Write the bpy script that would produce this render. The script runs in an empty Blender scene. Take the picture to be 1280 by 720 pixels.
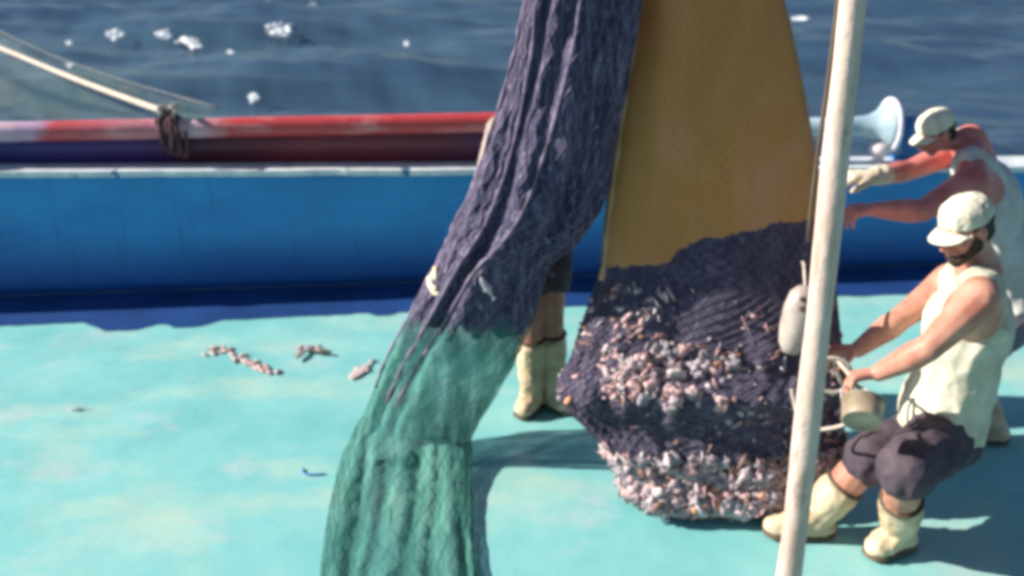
import bpy, bmesh, math, random
import numpy as np
from mathutils import Vector as V, Matrix, noise

random.seed(7)
rng = np.random.default_rng(7)
S = bpy.context.scene
COL = S.collection
R = math.radians

# ------------------------------------------------------------------ camera
CAM_H, FPX, PITCH = 2.35, 1264.0, R(21.5)
cam = bpy.data.cameras.new('camera')
cam.sensor_width = 36.0
cam.lens = 36.0 * FPX / 1280.0
cam.clip_start, cam.clip_end = 0.05, 5000
cam.dof.use_dof = True
cam.dof.focus_distance = 2.75
cam.dof.aperture_fstop = 2.4
camo = bpy.data.objects.new('camera', cam)
camo.location = (0, 0, CAM_H)
camo.rotation_euler = (R(90) - PITCH, 0, 0)
COL.objects.link(camo)
S.camera = camo

# ------------------------------------------------------------------ light
SUN_EL, SUN_AZ = R(29), R(1)             # SUN_AZ: how far the sun stands beyond the ship's side
to_sun = V((-math.cos(SUN_AZ) * math.cos(SUN_EL), math.sin(SUN_AZ) * math.cos(SUN_EL), math.sin(SUN_EL)))
w = bpy.data.worlds.new('World')
S.world = w
w.use_nodes = True
nt = w.node_tree
sky = nt.nodes.new('ShaderNodeTexSky')
sky.sky_type = 'NISHITA'
sky.sun_disc = False
sky.sun_elevation = SUN_EL
sky.sun_rotation = math.atan2(to_sun.x, to_sun.y)
sky.dust_density = 0.6
sky.ozone_density = 3.0
bg = nt.nodes['Background']
bg.inputs['Strength'].default_value = 0.052
nt.links.new(sky.outputs[0], bg.inputs[0])
sl = bpy.data.lights.new('sun', 'SUN')
sl.energy = 5.0
sl.angle = R(0.6)
sl.color = (1.0, 0.93, 0.84)
so = bpy.data.objects.new('sun', sl)
so.rotation_euler = to_sun.to_track_quat('Z', 'Y').to_euler()
so.location = (-8, 6, 10)
COL.objects.link(so)
S.view_settings.view_transform = 'Standard'
S.view_settings.look = 'None'
S.view_settings.gamma = 1
S.view_settings.exposure = 0.94
S.cycles.filter_width = 4.2


# ------------------------------------------------------------------ geometry helpers
def ray(x, y):
    u = (x - 640) / FPX
    v = (360 - y) / FPX
    c, s = math.cos(PITCH), math.sin(PITCH)
    return V((u, c + v * s, -s + v * c))


def at(x, y, Y):
    """point seen at photo position x, y that stands Y metres ahead"""
    r = ray(x, y)
    t = Y / r.y
    return V((r.x * t, Y, CAM_H + r.z * t))


def on(x, y, z=0.0):
    """point seen at photo position x, y at height z above the deck"""
    r = ray(x, y)
    t = (z - CAM_H) / r.z
    return V((r.x * t, r.y * t, z))


def tag(o, label=None, cat=None, group=None, kind=None):
    if label: o['label'] = label
    if cat: o['category'] = cat
    if group: o['group'] = group
    if kind: o['kind'] = kind
    return o


def empty(name, loc, label=None, cat=None, group=None):
    o = bpy.data.objects.new(name, None)
    o.location = loc
    o.empty_display_size = 0.2
    COL.objects.link(o)
    return tag(o, label, cat, group)


def origin_of(p):
    o = V((0, 0, 0))
    while p is not None:
        o = o + p.location
        p = p.parent
    return o


def link(name, me, mats, parent=None, loc=None, smooth=True):
    """link a mesh whose vertices are in world space; its origin goes to loc"""
    if not isinstance(mats, (list, tuple)): mats = [mats]
    if not me.materials:
        for m in mats: me.materials.append(m)
    base = origin_of(parent)
    if loc is None: loc = base
    loc = V(loc)
    me.transform(Matrix.Translation(-loc))
    if smooth:
        for p in me.polygons: p.use_smooth = True
    o = bpy.data.objects.new(name, me)
    COL.objects.link(o)
    o.location = loc - base
    o.parent = parent
    return o


def from_bm(name, bm, mats, parent=None, loc=None, smooth=True):
    bmesh.ops.recalc_face_normals(bm, faces=bm.faces)
    me = bpy.data.meshes.new(name)
    bm.to_mesh(me)
    bm.free()
    return link(name, me, mats, parent, loc, smooth)


def add_box(bm, c, h, rot=None, bevel=0.0):
    m = Matrix.Translation(V(c)) @ (rot.to_4x4() if rot else Matrix()) @ Matrix.Diagonal((h[0] * 2, h[1] * 2, h[2] * 2, 1))
    r = bmesh.ops.create_cube(bm, size=1, matrix=m)
    if bevel:
        es = list({e for v in r['verts'] for e in v.link_edges})
        bmesh.ops.bevel(bm, geom=es, offset=bevel, segments=2, affect='EDGES', profile=0.6)


def basis(d):
    d = V(d).normalized()
    a = V((0, 0, 1)) if abs(d.z) < 0.9 else V((1, 0, 0))
    x = d.cross(a).normalized()
    y = d.cross(x).normalized()
    return x, y, d


def add_tube(bm, pts, rads, n=10, cap=True, wob=0.0):
    rings = []
    pts = [V(p) for p in pts]
    if not isinstance(rads, (list, tuple)): rads = [rads] * len(pts)
    px = None
    for i, p in enumerate(pts):
        d = (pts[min(i + 1, len(pts) - 1)] - pts[max(i - 1, 0)])
        if d.length < 1e-9: d = V((0, 0, 1))
        d.normalize()
        if px is None:
            px, py, _ = basis(d)
        else:
            px = (px - d * px.dot(d)).normalized()
            py = d.cross(px)
        ring = []
        for k in range(n):
            a = 2 * math.pi * k / n
            rr = rads[i] * (1 + (wob * noise.noise(V((p.x * 3, p.z * 3 + k, p.y * 3))) if wob else 0))
            ring.append(bm.verts.new(p + (px * math.cos(a) + py * math.sin(a)) * rr))
        rings.append(ring)
    for a, b in zip(rings, rings[1:]):
        for k in range(n):
            bm.faces.new((a[k], a[(k + 1) % n], b[(k + 1) % n], b[k]))
    if cap:
        bm.faces.new(rings[0][::-1])
        bm.faces.new(rings[-1])


def add_lathe(bm, o, axis, prof, n=32):
    """prof: (distance along axis, radius)"""
    x, y, d = basis(axis)
    o = V(o)
    rings = []
    for (t, r) in prof:
        rings.append([bm.verts.new(o + d * t + (x * math.cos(2 * math.pi * k / n) + y * math.sin(2 * math.pi * k / n)) * max(r, 1e-4)) for k in range(n)])
    for a, b in zip(rings, rings[1:]):
        for k in range(n):
            bm.faces.new((a[k], a[(k + 1) % n], b[(k + 1) % n], b[k]))
    bm.faces.new(rings[0][::-1])
    bm.faces.new(rings[-1])


def smooth_path(pts, n=8):
    pts = [V(p) for p in pts]
    P = [pts[0]] + pts + [pts[-1]]
    out = []
    for i in range(1, len(P) - 2):
        p0, p1, p2, p3 = P[i - 1:i + 3]
        for k in range(n):
            t = k / n
            out.append(0.5 * ((2 * p1) + (p2 - p0) * t + (2 * p0 - 5 * p1 + 4 * p2 - p3) * t * t + (3 * p1 - p0 - 3 * p2 + p3) * t ** 3))
    out.append(pts[-1])
    return out


# ------------------------------------------------------------------ materials
def new_mat(name):
    m = bpy.data.materials.new(name)
    m.use_nodes = True
    t = m.node_tree
    return m, t, t.nodes['Principled BSDF']


def N(t, typ, **kw):
    n = t.nodes.new(typ)
    for k, v in kw.items():
        if k in n.inputs.keys():
            n.inputs[k].default_value = v
        else:
            setattr(n, k, v)
    return n


def ramp(t, fac, stops, interp='LINEAR'):
    r = t.nodes.new('ShaderNodeValToRGB')
    r.color_ramp.interpolation = interp
    while len(r.color_ramp.elements) < len(stops): r.color_ramp.elements.new(0.5)
    for e, (p, c) in zip(r.color_ramp.elements, stops):
        e.position = p
        e.color = (c[0], c[1], c[2], 1) if not isinstance(c, (int, float)) else (c, c, c, 1)
    t.links.new(fac, r.inputs[0])
    return r.outputs[0]


def nz(t, vec, scale, detail=4, rough=0.6, dist=0.0):
    n = N(t, 'ShaderNodeTexNoise', Scale=scale, Detail=detail, Roughness=rough, Distortion=dist)
    if vec is not None: t.links.new(vec, n.inputs['Vector'])
    return n.outputs['Fac']


def mapping(t, src, scale=(1, 1, 1), loc=(0, 0, 0), rot=(0, 0, 0)):
    m = t.nodes.new('ShaderNodeMapping')
    m.inputs['Scale'].default_value = scale
    m.inputs['Location'].default_value = loc
    m.inputs['Rotation'].default_value = rot
    t.links.new(src, m.inputs['Vector'])
    return m.outputs[0]


def mix(t, f, a, b, mode='MIX'):
    m = t.nodes.new('ShaderNodeMix')
    m.data_type = 'RGBA'
    m.blend_type = mode
    for i, v in ((0, f), (6, a), (7, b)):
        if isinstance(v, bpy.types.NodeSocket): t.links.new(v, m.inputs[i])
        elif isinstance(v, (int, float)): m.inputs[i].default_value = v
        else: m.inputs[i].default_value = (v[0], v[1], v[2], 1)
    return m.outputs[2]


def bump(t, b, h, strength=0.5, dist=0.01, prev=None):
    n = N(t, 'ShaderNodeBump', Strength=strength, Distance=dist)
    t.links.new(h, n.inputs['Height'])
    if prev is not None: t.links.new(prev, n.inputs['Normal'])
    t.links.new(n.outputs[0], b.inputs['Normal'])
    return n.outputs[0]


def simple(name, c1, c2, scale=8, rough=0.7, bs=0.4, bscale=40, bd=0.004, lo=0.35, hi=0.65, stretch=(1, 1, 1), sub=0.0, spec=0.4):
    m, t, b = new_mat(name)
    tc = t.nodes.new('ShaderNodeTexCoord').outputs['Object']
    v = mapping(t, tc, stretch)
    t.links.new(ramp(t, nz(t, v, scale, 5), [(lo, c1), (hi, c2)]), b.inputs['Base Color'])
    b.inputs['Roughness'].default_value = rough
    b.inputs['Specular IOR Level'].default_value = spec
    if sub:
        b.inputs['Subsurface Weight'].default_value = sub
        b.inputs['Subsurface Radius'].default_value = (1.0, 0.35, 0.2)
        b.inputs['Subsurface Scale'].default_value = 0.01
    bump(t, b, nz(t, v, bscale, 4), bs, bd)
    return m


def net_mat(name, cols, scale=5, fold=(6, 6, 1.5), rough=0.75, mesh=(60, 40), bs=0.8, alpha=1.0, fleck=None, trans=0.0, blend=None):
    """webbing: colour clumps running down the folds plus a fine diamond weave in the surface"""
    m, t, b = new_mat(name)
    tcn = t.nodes.new('ShaderNodeTexCoord')
    v = mapping(t, tcn.outputs['Object'], fold)
    n1 = nz(t, v, scale, 8, 0.7, 0.4)
    st = [(0.3 + 0.4 * i / (len(cols) - 1), c) for i, c in enumerate(cols)]
    c = ramp(t, n1, st)
    if fleck:
        f = nz(t, mapping(t, tcn.outputs['Object'], (1.3, 1.3, 1)), 34, 3, 0.7)
        c = mix(t, ramp(t, f, [(0.6, 0.0), (0.7, 0.7)]), c, fleck)
    if blend:                      # the two sections are laced together over a ragged stretch
        sz = t.nodes.new('ShaderNodeSeparateXYZ')
        t.links.new(tcn.outputs['Object'], sz.inputs[0])
        ad = N(t, 'ShaderNodeMath', operation='MULTIPLY_ADD')
        t.links.new(nz(t, mapping(t, tcn.outputs['Object'], (6, 6, 1.2)), 2.4, 7, 0.7), ad.inputs[0])
        ad.inputs[1].default_value = 0.42
        t.links.new(sz.outputs[2], ad.inputs[2])
        c = mix(t, ramp(t, ad.outputs[0], blend[0]), c, blend[1])
    t.links.new(c, b.inputs['Base Color'])
    b.inputs['Roughness'].default_value = rough
    b.inputs['Specular IOR Level'].default_value = 0.3
    # weave
    uv = mapping(t, tcn.outputs['UV'], (mesh[0], mesh[1], 1), rot=(0, 0, R(45)))
    ch = N(t, 'ShaderNodeTexVoronoi', Scale=1.0)
    ch.feature = 'DISTANCE_TO_EDGE'
    ch.inputs['Randomness'].default_value = 0.35
    t.links.new(uv, ch.inputs['Vector'])
    h = ramp(t, ch.outputs['Distance'], [(0.0, 1.0), (0.16, 0.0)])
    p = bump(t, b, h, bs, 0.006)
    bump(t, b, n1, 0.7, 0.03, p)
    out = t.nodes['Material Output']
    sh = b.outputs[0]
    if trans:
        tr = t.nodes.new('ShaderNodeBsdfTranslucent')
        t.links.new(c, tr.inputs[0])
        ms = N(t, 'ShaderNodeMixShader')
        ms.inputs[0].default_value = trans
        t.links.new(sh, ms.inputs[1]); t.links.new(tr.outputs[0], ms.inputs[2])
        sh = ms.outputs[0]
    if alpha < 1:
        tr = t.nodes.new('ShaderNodeBsdfTransparent')
        ms = N(t, 'ShaderNodeMixShader')
        a = ramp(t, nz(t, v, scale * 0.8, 5), [(0.35, max(0, alpha - 0.2)), (0.6, min(1, alpha + 0.25))])
        t.links.new(a, ms.inputs[0])
        t.links.new(tr.outputs[0], ms.inputs[1]); t.links.new(sh, ms.inputs[2])
        sh = ms.outputs[0]
    t.links.new(sh, out.inputs[0])
    return m


# deck paint
def deck_material():
    m, t, b = new_mat('deck_paint')
    tc = t.nodes.new('ShaderNodeTexCoord').outputs['Object']
    base = ramp(t, nz(t, tc, 1.1, 6, 0.6), [(0.3, (0.15, 0.43, 0.44)), (0.5, (0.20, 0.50, 0.49)), (0.7, (0.30, 0.55, 0.52))])
    # worn greenish-cream tread in the working area
    m2 = ramp(t, nz(t, mapping(t, tc, (0.7, 1.4, 1), (3.1, 0.7, 0)), 1.3, 6, 0.62), [(0.5, 0.0), (0.68, 0.8)])
    c = mix(t, m2, base, (0.42, 0.56, 0.46))
    m3 = ramp(t, nz(t, mapping(t, tc, (1, 1.3, 1), (9, 2, 0)), 2.2, 5, 0.7), [(0.56, 0.0), (0.72, 0.55)])
    c = mix(t, m3, c, (0.46, 0.50, 0.52))
    sc = ramp(t, nz(t, mapping(t, tc, (2, 10, 1), (1, 5, 0)), 5, 4, 0.7), [(0.66, 0.0), (0.74, 0.45)])
    c = mix(t, sc, c, (0.10, 0.30, 0.33))
    sp = ramp(t, nz(t, tc, 42, 2, 0.5), [(0.70, 0.0), (0.74, 0.6)])
    c = mix(t, sp, c, (0.22, 0.28, 0.28))
    t.links.new(c, b.inputs['Base Color'])
    ch = ramp(t, nz(t, mapping(t, tc, (1, 1.2, 1), (0, 7, 0)), 3.6, 9, 0.75), [(0.66, 0.0), (0.70, 0.6)])
    c = mix(t, ch, c, (0.36, 0.36, 0.33))
    t.links.new(c, b.inputs['Base Color'])
    t.links.new(ramp(t, nz(t, tc, 3, 4), [(0.35, 0.25), (0.65, 0.7)]), b.inputs['Roughness'])
    b.inputs['Specular IOR Level'].default_value = 0.35
    h = bump(t, b, nz(t, tc, 60, 4), 0.25, 0.004)
    bump(t, b, nz(t, tc, 2.0, 3), 0.25, 0.03, h)
    return m


def fn(x, y, z=0.0):
    return noise.noise(V((x, y, z)))


def bulwark_material():
    m, t, b = new_mat('bulwark_paint')
    tc = t.nodes.new('ShaderNodeTexCoord').outputs['Object']
    c = ramp(t, nz(t, mapping(t, tc, (0.6, 1, 1.6)), 1.8, 6, 0.6), [(0.3, (0.014, 0.19, 0.52)), (0.6, (0.022, 0.29, 0.66)), (0.8, (0.05, 0.35, 0.68))])
    st = ramp(t, nz(t, mapping(t, tc, (16, 16, 1.0)), 1.6, 5, 0.7), [(0.57, 0.0), (0.72, 0.6)])
    c = mix(t, st, c, (0.012, 0.09, 0.26))
    gr = ramp(t, nz(t, mapping(t, tc, (1, 1, 4), (4, 0, 2)), 1.4, 6, 0.7), [(0.6, 0.0), (0.74, 0.4)])
    c = mix(t, gr, c, (0.10, 0.30, 0.42))
    ru = ramp(t, nz(t, mapping(t, tc, (11, 11, 0.8), (2, 0, 5)), 1.3, 6, 0.75), [(0.63, 0.0), (0.72, 0.55)])
    c = mix(t, ru, c, (0.16, 0.10, 0.10))
    # plating darkened at its foot to fade into the margin's painted shadow
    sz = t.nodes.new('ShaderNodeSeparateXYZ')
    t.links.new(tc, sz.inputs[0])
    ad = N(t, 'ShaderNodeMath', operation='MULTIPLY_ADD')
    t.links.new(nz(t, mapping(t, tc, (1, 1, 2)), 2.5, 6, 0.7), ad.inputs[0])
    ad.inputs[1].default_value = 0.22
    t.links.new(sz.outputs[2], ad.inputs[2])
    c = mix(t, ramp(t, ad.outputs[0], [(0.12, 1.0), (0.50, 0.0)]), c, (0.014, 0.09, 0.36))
    t.links.new(c, b.inputs['Base Color'])
    b.inputs['Roughness'].default_value = 0.45
    h = bump(t, b, nz(t, mapping(t, tc, (1, 1, 0.4)), 6, 4), 0.35, 0.02)
    bump(t, b, nz(t, tc, 60, 3), 0.15, 0.003, h)
    return m


def cap_material():
    """white top paint worn through to blue along a ragged lower edge"""
    m, t, b = new_mat('cap_rail_paint')
    tc = t.nodes.new('ShaderNodeTexCoord').outputs['Object']
    n = nz(t, mapping(t, tc, (1, 0.15, 0.6)), 5.5, 7, 0.65)
    f = ramp(t, n, [(0.63, 0.0), (0.65, 1.0)])
    white = ramp(t, nz(t, tc, 9, 4), [(0.35, (0.50, 0.56, 0.62)), (0.65, (0.74, 0.76, 0.76))])
    c = mix(t, f, white, (0.03, 0.12, 0.28))
    t.links.new(c, b.inputs['Base Color'])
    b.inputs['Roughness'].default_value = 0.5
    bump(t, b, n, 0.4, 0.01)
    return m


def roller_material():
    m, t, b = new_mat('roller_paint')
    tc = t.nodes.new('ShaderNodeTexCoord').outputs['Object']
    sx = t.nodes.new('ShaderNodeSeparateXYZ')
    t.links.new(tc, sx.inputs[0])
    n = nz(t, mapping(t, tc, (3, 3, 3)), 2.0, 6, 0.7)
    a = N(t, 'ShaderNodeMath', operation='MULTIPLY_ADD')
    t.links.new(n, a.inputs[0]); a.inputs[1].default_value = 0.5
    t.links.new(sx.outputs[0], a.inputs[2])
    # along the roller: white, red, lilac wear, then red
    mr = N(t, 'ShaderNodeMapRange')
    mr.inputs['From Min'].default_value = -4.2
    mr.inputs['From Max'].default_value = 3.2
    t.links.new(a.outputs[0], mr.inputs[0])
    red, pale, blue = (0.50, 0.055, 0.06), (0.62, 0.58, 0.68), (0.10, 0.07, 0.30)
    k = lambda X: (X + 4.2) / 7.4
    c = ramp(t, mr.outputs[0], [(k(-3.0), pale), (k(-2.55), (0.45, 0.28, 0.42)), (k(-2.45), red), (k(-1.9), (0.5, 0.18, 0.22)), (k(-1.7), (0.56, 0.40, 0.46)), (k(-1.4), red), (k(2.0), (0.55, 0.06, 0.06))])
    pat = ramp(t, nz(t, mapping(t, tc, (1.2, 4, 4), (5, 0, 0)), 2.2, 6, 0.7), [(0.52, 0.0), (0.66, 0.7)])
    c = mix(t, pat, c, (0.66, 0.30, 0.30))
    d = ramp(t, nz(t, mapping(t, tc, (2, 5, 5), (1, 3, 0)), 3, 6, 0.7), [(0.58, 0.0), (0.7, 0.6)])
    c = mix(t, d, c, (0.22, 0.02, 0.03))
    t.links.new(c, b.inputs['Base Color'])
    b.inputs['Roughness'].default_value = 0.42
    bump(t, b, n, 0.5, 0.01)
    return m


def water_material():
    m, t, b = new_mat('sea_water')
    tc = t.nodes.new('ShaderNodeTexCoord').outputs['Object']
    b.inputs['Base Color'].default_value = (0.012, 0.045, 0.085, 1)
    t.links.new(ramp(t, nz(t, mapping(t, tc, (0.05, 0.12, 1)), 1.2, 4), [(0.3, (0.024, 0.052, 0.10)), (0.7, (0.042, 0.085, 0.125))]), b.inputs['Base Color'])
    b.inputs['Roughness'].default_value = 0.2
    b.inputs['IOR'].default_value = 1.33
    h = bump(t, b, nz(t, mapping(t, tc, (0.45, 1.7, 1)), 1.2, 6, 0.6, 0.6), 0.55, 0.10)
    bump(t, b, nz(t, mapping(t, tc, (1, 2.0, 1)), 9, 4, 0.6), 0.5, 0.02, h)
    return m


M_deck = deck_material()
M_bul = bulwark_material()
M_cap = cap_material()
M_margin_shade = simple('blue_margin_shade', (0.008, 0.035, 0.14), (0.013, 0.055, 0.20), 2.2, 0.5, 0.3, 30, 0.004)  # navy deep enough to read as shadow even where the sun reaches it
M_roll = roller_material()
M_water = water_material()


def under_shade_material():  # dark tones paint in the shade beneath the roller pipe
    m, t, b = new_mat('under_pipe_shade')
    tc = t.nodes.new('ShaderNodeTexCoord').outputs['Object']
    sx = t.nodes.new('ShaderNodeSeparateXYZ')
    t.links.new(tc, sx.inputs[0])
    a = N(t, 'ShaderNodeMath', operation='MULTIPLY_ADD')
    t.links.new(nz(t, mapping(t, tc, (2, 2, 3)), 2.0, 6, 0.7), a.inputs[0]); a.inputs[1].default_value = 0.6
    t.links.new(sx.outputs[0], a.inputs[2])
    mr = N(t, 'ShaderNodeMapRange')
    mr.inputs['From Min'].default_value = -3.2
    mr.inputs['From Max'].default_value = 1.0
    t.links.new(a.outputs[0], mr.inputs[0])
    c = ramp(t, mr.outputs[0], [(0.02, (0.035, 0.04, 0.20)), (0.30, (0.05, 0.02, 0.14)), (0.38, (0.07, 0.012, 0.03)), (0.55, (0.20, 0.03, 0.045)), (0.72, (0.14, 0.03, 0.05)), (0.85, (0.07, 0.025, 0.12))])
    t.links.new(c, b.inputs['Base Color'])
    b.inputs['Roughness'].default_value = 0.5
    return m


M_under_shade = under_shade_material()
M_sparkle = simple('sparkle', (0.7, 0.75, 0.8), (0.85, 0.88, 0.9), 8, 0.9, 0.5)
M_paleblue = simple('pale_blue_paint', (0.26, 0.38, 0.46), (0.46, 0.56, 0.62), 7, 0.4)
M_rim = simple('pale_lilac_paint', (0.55, 0.50, 0.62), (0.68, 0.68, 0.74), 9, 0.4)
M_blue = simple('blue_steel_paint', (0.02, 0.13, 0.36), (0.03, 0.2, 0.48), 5, 0.45)
M_chrome = simple('worn_steel', (0.55, 0.45, 0.48), (0.72, 0.66, 0.68), 10, 0.22)
M_rope = simple('pale_rope', (0.42, 0.36, 0.30), (0.62, 0.54, 0.45), 30, 0.85, 0.9, 120, 0.004)
M_drope = simple('dark_rope', (0.05, 0.025, 0.035), (0.12, 0.05, 0.06), 30, 0.85, 0.9, 120, 0.004)
def pole_material():
    m, t, b = new_mat('worn_pole_paint')
    tc = t.nodes.new('ShaderNodeTexCoord').outputs['Object']
    c = ramp(t, nz(t, mapping(t, tc, (2, 2, 0.7)), 4, 6, 0.65), [(0.3, (0.42, 0.28, 0.23)), (0.5, (0.56, 0.42, 0.35)), (0.7, (0.66, 0.56, 0.48))])
    d = ramp(t, nz(t, mapping(t, tc, (9, 9, 3), (3, 1, 2)), 2.2, 6, 0.7), [(0.58, 0.0), (0.66, 0.7)])
    c = mix(t, d, c, (0.24, 0.17, 0.15))
    e = ramp(t, nz(t, mapping(t, tc, (14, 14, 1.2), (0, 4, 2)), 2.0, 5, 0.7), [(0.60, 0.0), (0.70, 0.6)])
    c = mix(t, e, c, (0.34, 0.16, 0.09))
    t.links.new(c, b.inputs['Base Color'])
    b.inputs['Roughness'].default_value = 0.6
    bump(t, b, nz(t, tc, 22, 5, 0.7), 0.7, 0.008)
    return m


M_pole = pole_material()
M_purple = net_mat('purple_black_webbing', [(0.022, 0.022, 0.06), (0.06, 0.058, 0.125), (0.28, 0.25, 0.36)], 4, (13, 13, 0.9), fleck=(0.50, 0.44, 0.50), mesh=(70, 60), blend=([(0.84, 1.0), (0.92, 0.0)], (0.05, 0.17, 0.16)))  # palest streaks are sunlit highlights painted along the folds
M_dark = net_mat('dark_codend_webbing', [(0.04, 0.036, 0.075), (0.085, 0.075, 0.13), (0.20, 0.17, 0.23)], 4, (5, 5, 2), mesh=(90, 60), fleck=(0.30, 0.25, 0.30))
M_yellow = net_mat('ochre_webbing', [(0.58, 0.27, 0.11), (0.66, 0.32, 0.10), (0.72, 0.38, 0.20)], 1.6, (2, 2, 0.8), mesh=(150, 110), bs=0.25, trans=0.25)
M_green = net_mat('green_webbing', [(0.03, 0.15, 0.14), (0.09, 0.31, 0.26), (0.24, 0.52, 0.44)], 2.6, (5, 0.8, 1.6), mesh=(80, 70), bs=0.35, alpha=0.54, trans=0.2, blend=([(0.74, 0.0), (0.86, 0.85)], (0.07, 0.09, 0.14)))
M_twine_p = simple('purple_twine', (0.10, 0.08, 0.13), (0.28, 0.22, 0.32), 20, 0.8)
M_twine_d = simple('dark_twine', (0.06, 0.05, 0.08), (0.16, 0.13, 0.18), 20, 0.8)
M_twine_y = simple('ochre_twine', (0.42, 0.25, 0.12), (0.52, 0.32, 0.18), 10, 0.8)
M_twine_g = simple('green_twine', (0.02, 0.12, 0.11), (0.08, 0.30, 0.24), 10, 0.8)
M_gseam = simple('dark_green_cord', (0.012, 0.05, 0.055), (0.03, 0.11, 0.10), 10, 0.8)
M_skin = simple('sunburnt_skin', (0.38, 0.15, 0.10), (0.58, 0.29, 0.21), 9, 0.5, 0.25, 90, 0.002, sub=0.12)
M_redskin = simple('red_sunburnt_skin', (0.46, 0.12, 0.10), (0.64, 0.23, 0.19), 9, 0.5, 0.25, 90, 0.002, sub=0.12)
M_eye = simple('dark_eye', (0.03, 0.02, 0.02), (0.06, 0.04, 0.03), 20, 0.3)
M_lip = simple('lips', (0.40, 0.13, 0.11), (0.46, 0.17, 0.14), 20, 0.5)
M_hair = simple('dark_hair', (0.025, 0.016, 0.012), (0.07, 0.045, 0.035), 30, 0.7, 1.0, 150, 0.006, stretch=(1, 1, 3))
M_shirt = simple('cream_shirt_cloth', (0.36, 0.35, 0.27), (0.68, 0.64, 0.50), 4, 0.85, 0.5, 18, 0.012)
M_white = simple('white_shirt_cloth', (0.38, 0.36, 0.35), (0.66, 0.64, 0.60), 4, 0.85, 0.5, 18, 0.012)
M_sleeve = simple('stained_sleeve_cloth', (0.26, 0.20, 0.17), (0.48, 0.38, 0.31), 7, 0.9, 0.6, 24, 0.01)
M_capc = simple('cream_cap_cloth', (0.48, 0.45, 0.35), (0.74, 0.70, 0.56), 9, 0.85, 0.4, 60, 0.003)
M_shorts = simple('dark_shorts_cloth', (0.035, 0.025, 0.04), (0.09, 0.065, 0.08), 8, 0.85, 0.5, 20, 0.012)
M_gshorts = simple('grey_shorts_cloth', (0.16, 0.14, 0.17), (0.26, 0.23, 0.26), 8, 0.85, 0.5, 20, 0.012)
M_boot = simple('cream_rubber', (0.40, 0.29, 0.18), (0.68, 0.55, 0.36), 6, 0.38, 0.3, 14, 0.01)
M_sole = simple('dark_rubber', (0.06, 0.045, 0.03), (0.12, 0.09, 0.06), 6, 0.6)
M_glove = simple('cream_glove_cloth', (0.60, 0.48, 0.34), (0.74, 0.64, 0.48), 14, 0.8)
M_olive = simple('olive_metal', (0.20, 0.16, 0.11), (0.42, 0.34, 0.24), 5, 0.45)
M_float = simple('cream_plastic', (0.30, 0.25, 0.22), (0.52, 0.43, 0.38), 8, 0.4)
M_pink = simple('pink_flesh', (0.50, 0.26, 0.24), (0.56, 0.48, 0.46), 25, 0.4, 0.6, 80, 0.004)
M_fish = simple('silver_fish', (0.42, 0.44, 0.46), (0.70, 0.70, 0.70), 25, 0.3, 0.4, 80, 0.002)
CATCH = [simple('catch_pink', (0.40, 0.21, 0.21), (0.58, 0.40, 0.40), 30, 0.45),
         simple('catch_white', (0.40, 0.33, 0.34), (0.64, 0.55, 0.55), 30, 0.4),
         simple('catch_brown', (0.14, 0.07, 0.06), (0.28, 0.16, 0.13), 30, 0.5),
         simple('catch_grey', (0.20, 0.17, 0.20), (0.38, 0.33, 0.36), 30, 0.45),
         simple('catch_orange', (0.55, 0.24, 0.12), (0.62, 0.36, 0.22), 30, 0.5),
         simple('catch_pulp', (0.16, 0.11, 0.13), (0.54, 0.43, 0.45), 26, 0.5, 1.0, 90, 0.008, 0.38, 0.6)]

# ------------------------------------------------------------------ sea
SEA_Z = -1.15


def build_sea():
    ys = 5.6 + (np.linspace(0, 1, 520) ** 2.6) * 90
    nx = 560
    xs = np.linspace(-1, 1, nx)
    Y, X = np.meshgrid(ys, xs, indexing='ij')
    X = X * (9 + Y * 0.62)
    Z = np.zeros_like(X)
    dX = np.zeros_like(X)
    r2 = np.random.default_rng(3)
    for i in range(46):
        L = 0.5 * (1.12 ** (i * 0.62)) * r2.uniform(0.85, 1.15)
        th = R(75) + r2.normal(0, 0.42)
        k = 2 * math.pi / L
        amp = 0.0062 * L ** 0.95
        ph = r2.uniform(0, 6.28)
        w1 = 0.35 * np.sin(0.21 * X + i) + 0.35 * np.sin(0.17 * Y + 2 * i)
        a = k * (X * math.cos(th) + Y * math.sin(th)) + ph + w1
        fade = np.clip(L * 40 / (Y + 8), 0, 1)
        Z += amp * fade * (np.sin(a) + 0.25 * np.cos(2 * a))
    Z[:, :] *= 1.0
    nyy, nxx = X.shape
    co = np.stack([X, Y, Z + SEA_Z], -1).reshape(-1, 3)
    idx = np.arange(nyy * nxx).reshape(nyy, nxx)
    f = np.stack([idx[:-1, :-1], idx[:-1, 1:], idx[1:, 1:], idx[1:, :-1]], -1).reshape(-1, 4)
    co = co.tolist()
    f = f.tolist()
    # sheet on to the horizon, under and behind the boat
    def quad(pts):
        n = len(co)
        co.extend(pts)
        f.append([n, n + 1, n + 2, n + 3])
    z = SEA_Z
    e = 9 + 95.6 * 0.62
    quad([[-3000, 95.6, z], [3000, 95.6, z], [3000, 4000, z], [-3000, 4000, z]])
    quad([[-3000, -3000, z], [3000, -3000, z], [3000, 5.6, z], [-3000, 5.6, z]])
    quad([[-3000, 5.6, z], [-(9 + 5.6 * .62), 5.6, z], [-e, 95.6, z], [-3000, 95.6, z]])
    quad([[9 + 5.6 * .62, 5.6, z], [3000, 5.6, z], [3000, 95.6, z], [e, 95.6, z]])
    me = bpy.data.meshes.new('sea')
    me.from_pydata(co, [], f)
    o = link('sea', me, M_water)
    o['kind'] = 'structure'
    return X, Y, Z


SX, SY, SZ = build_sea()


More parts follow.
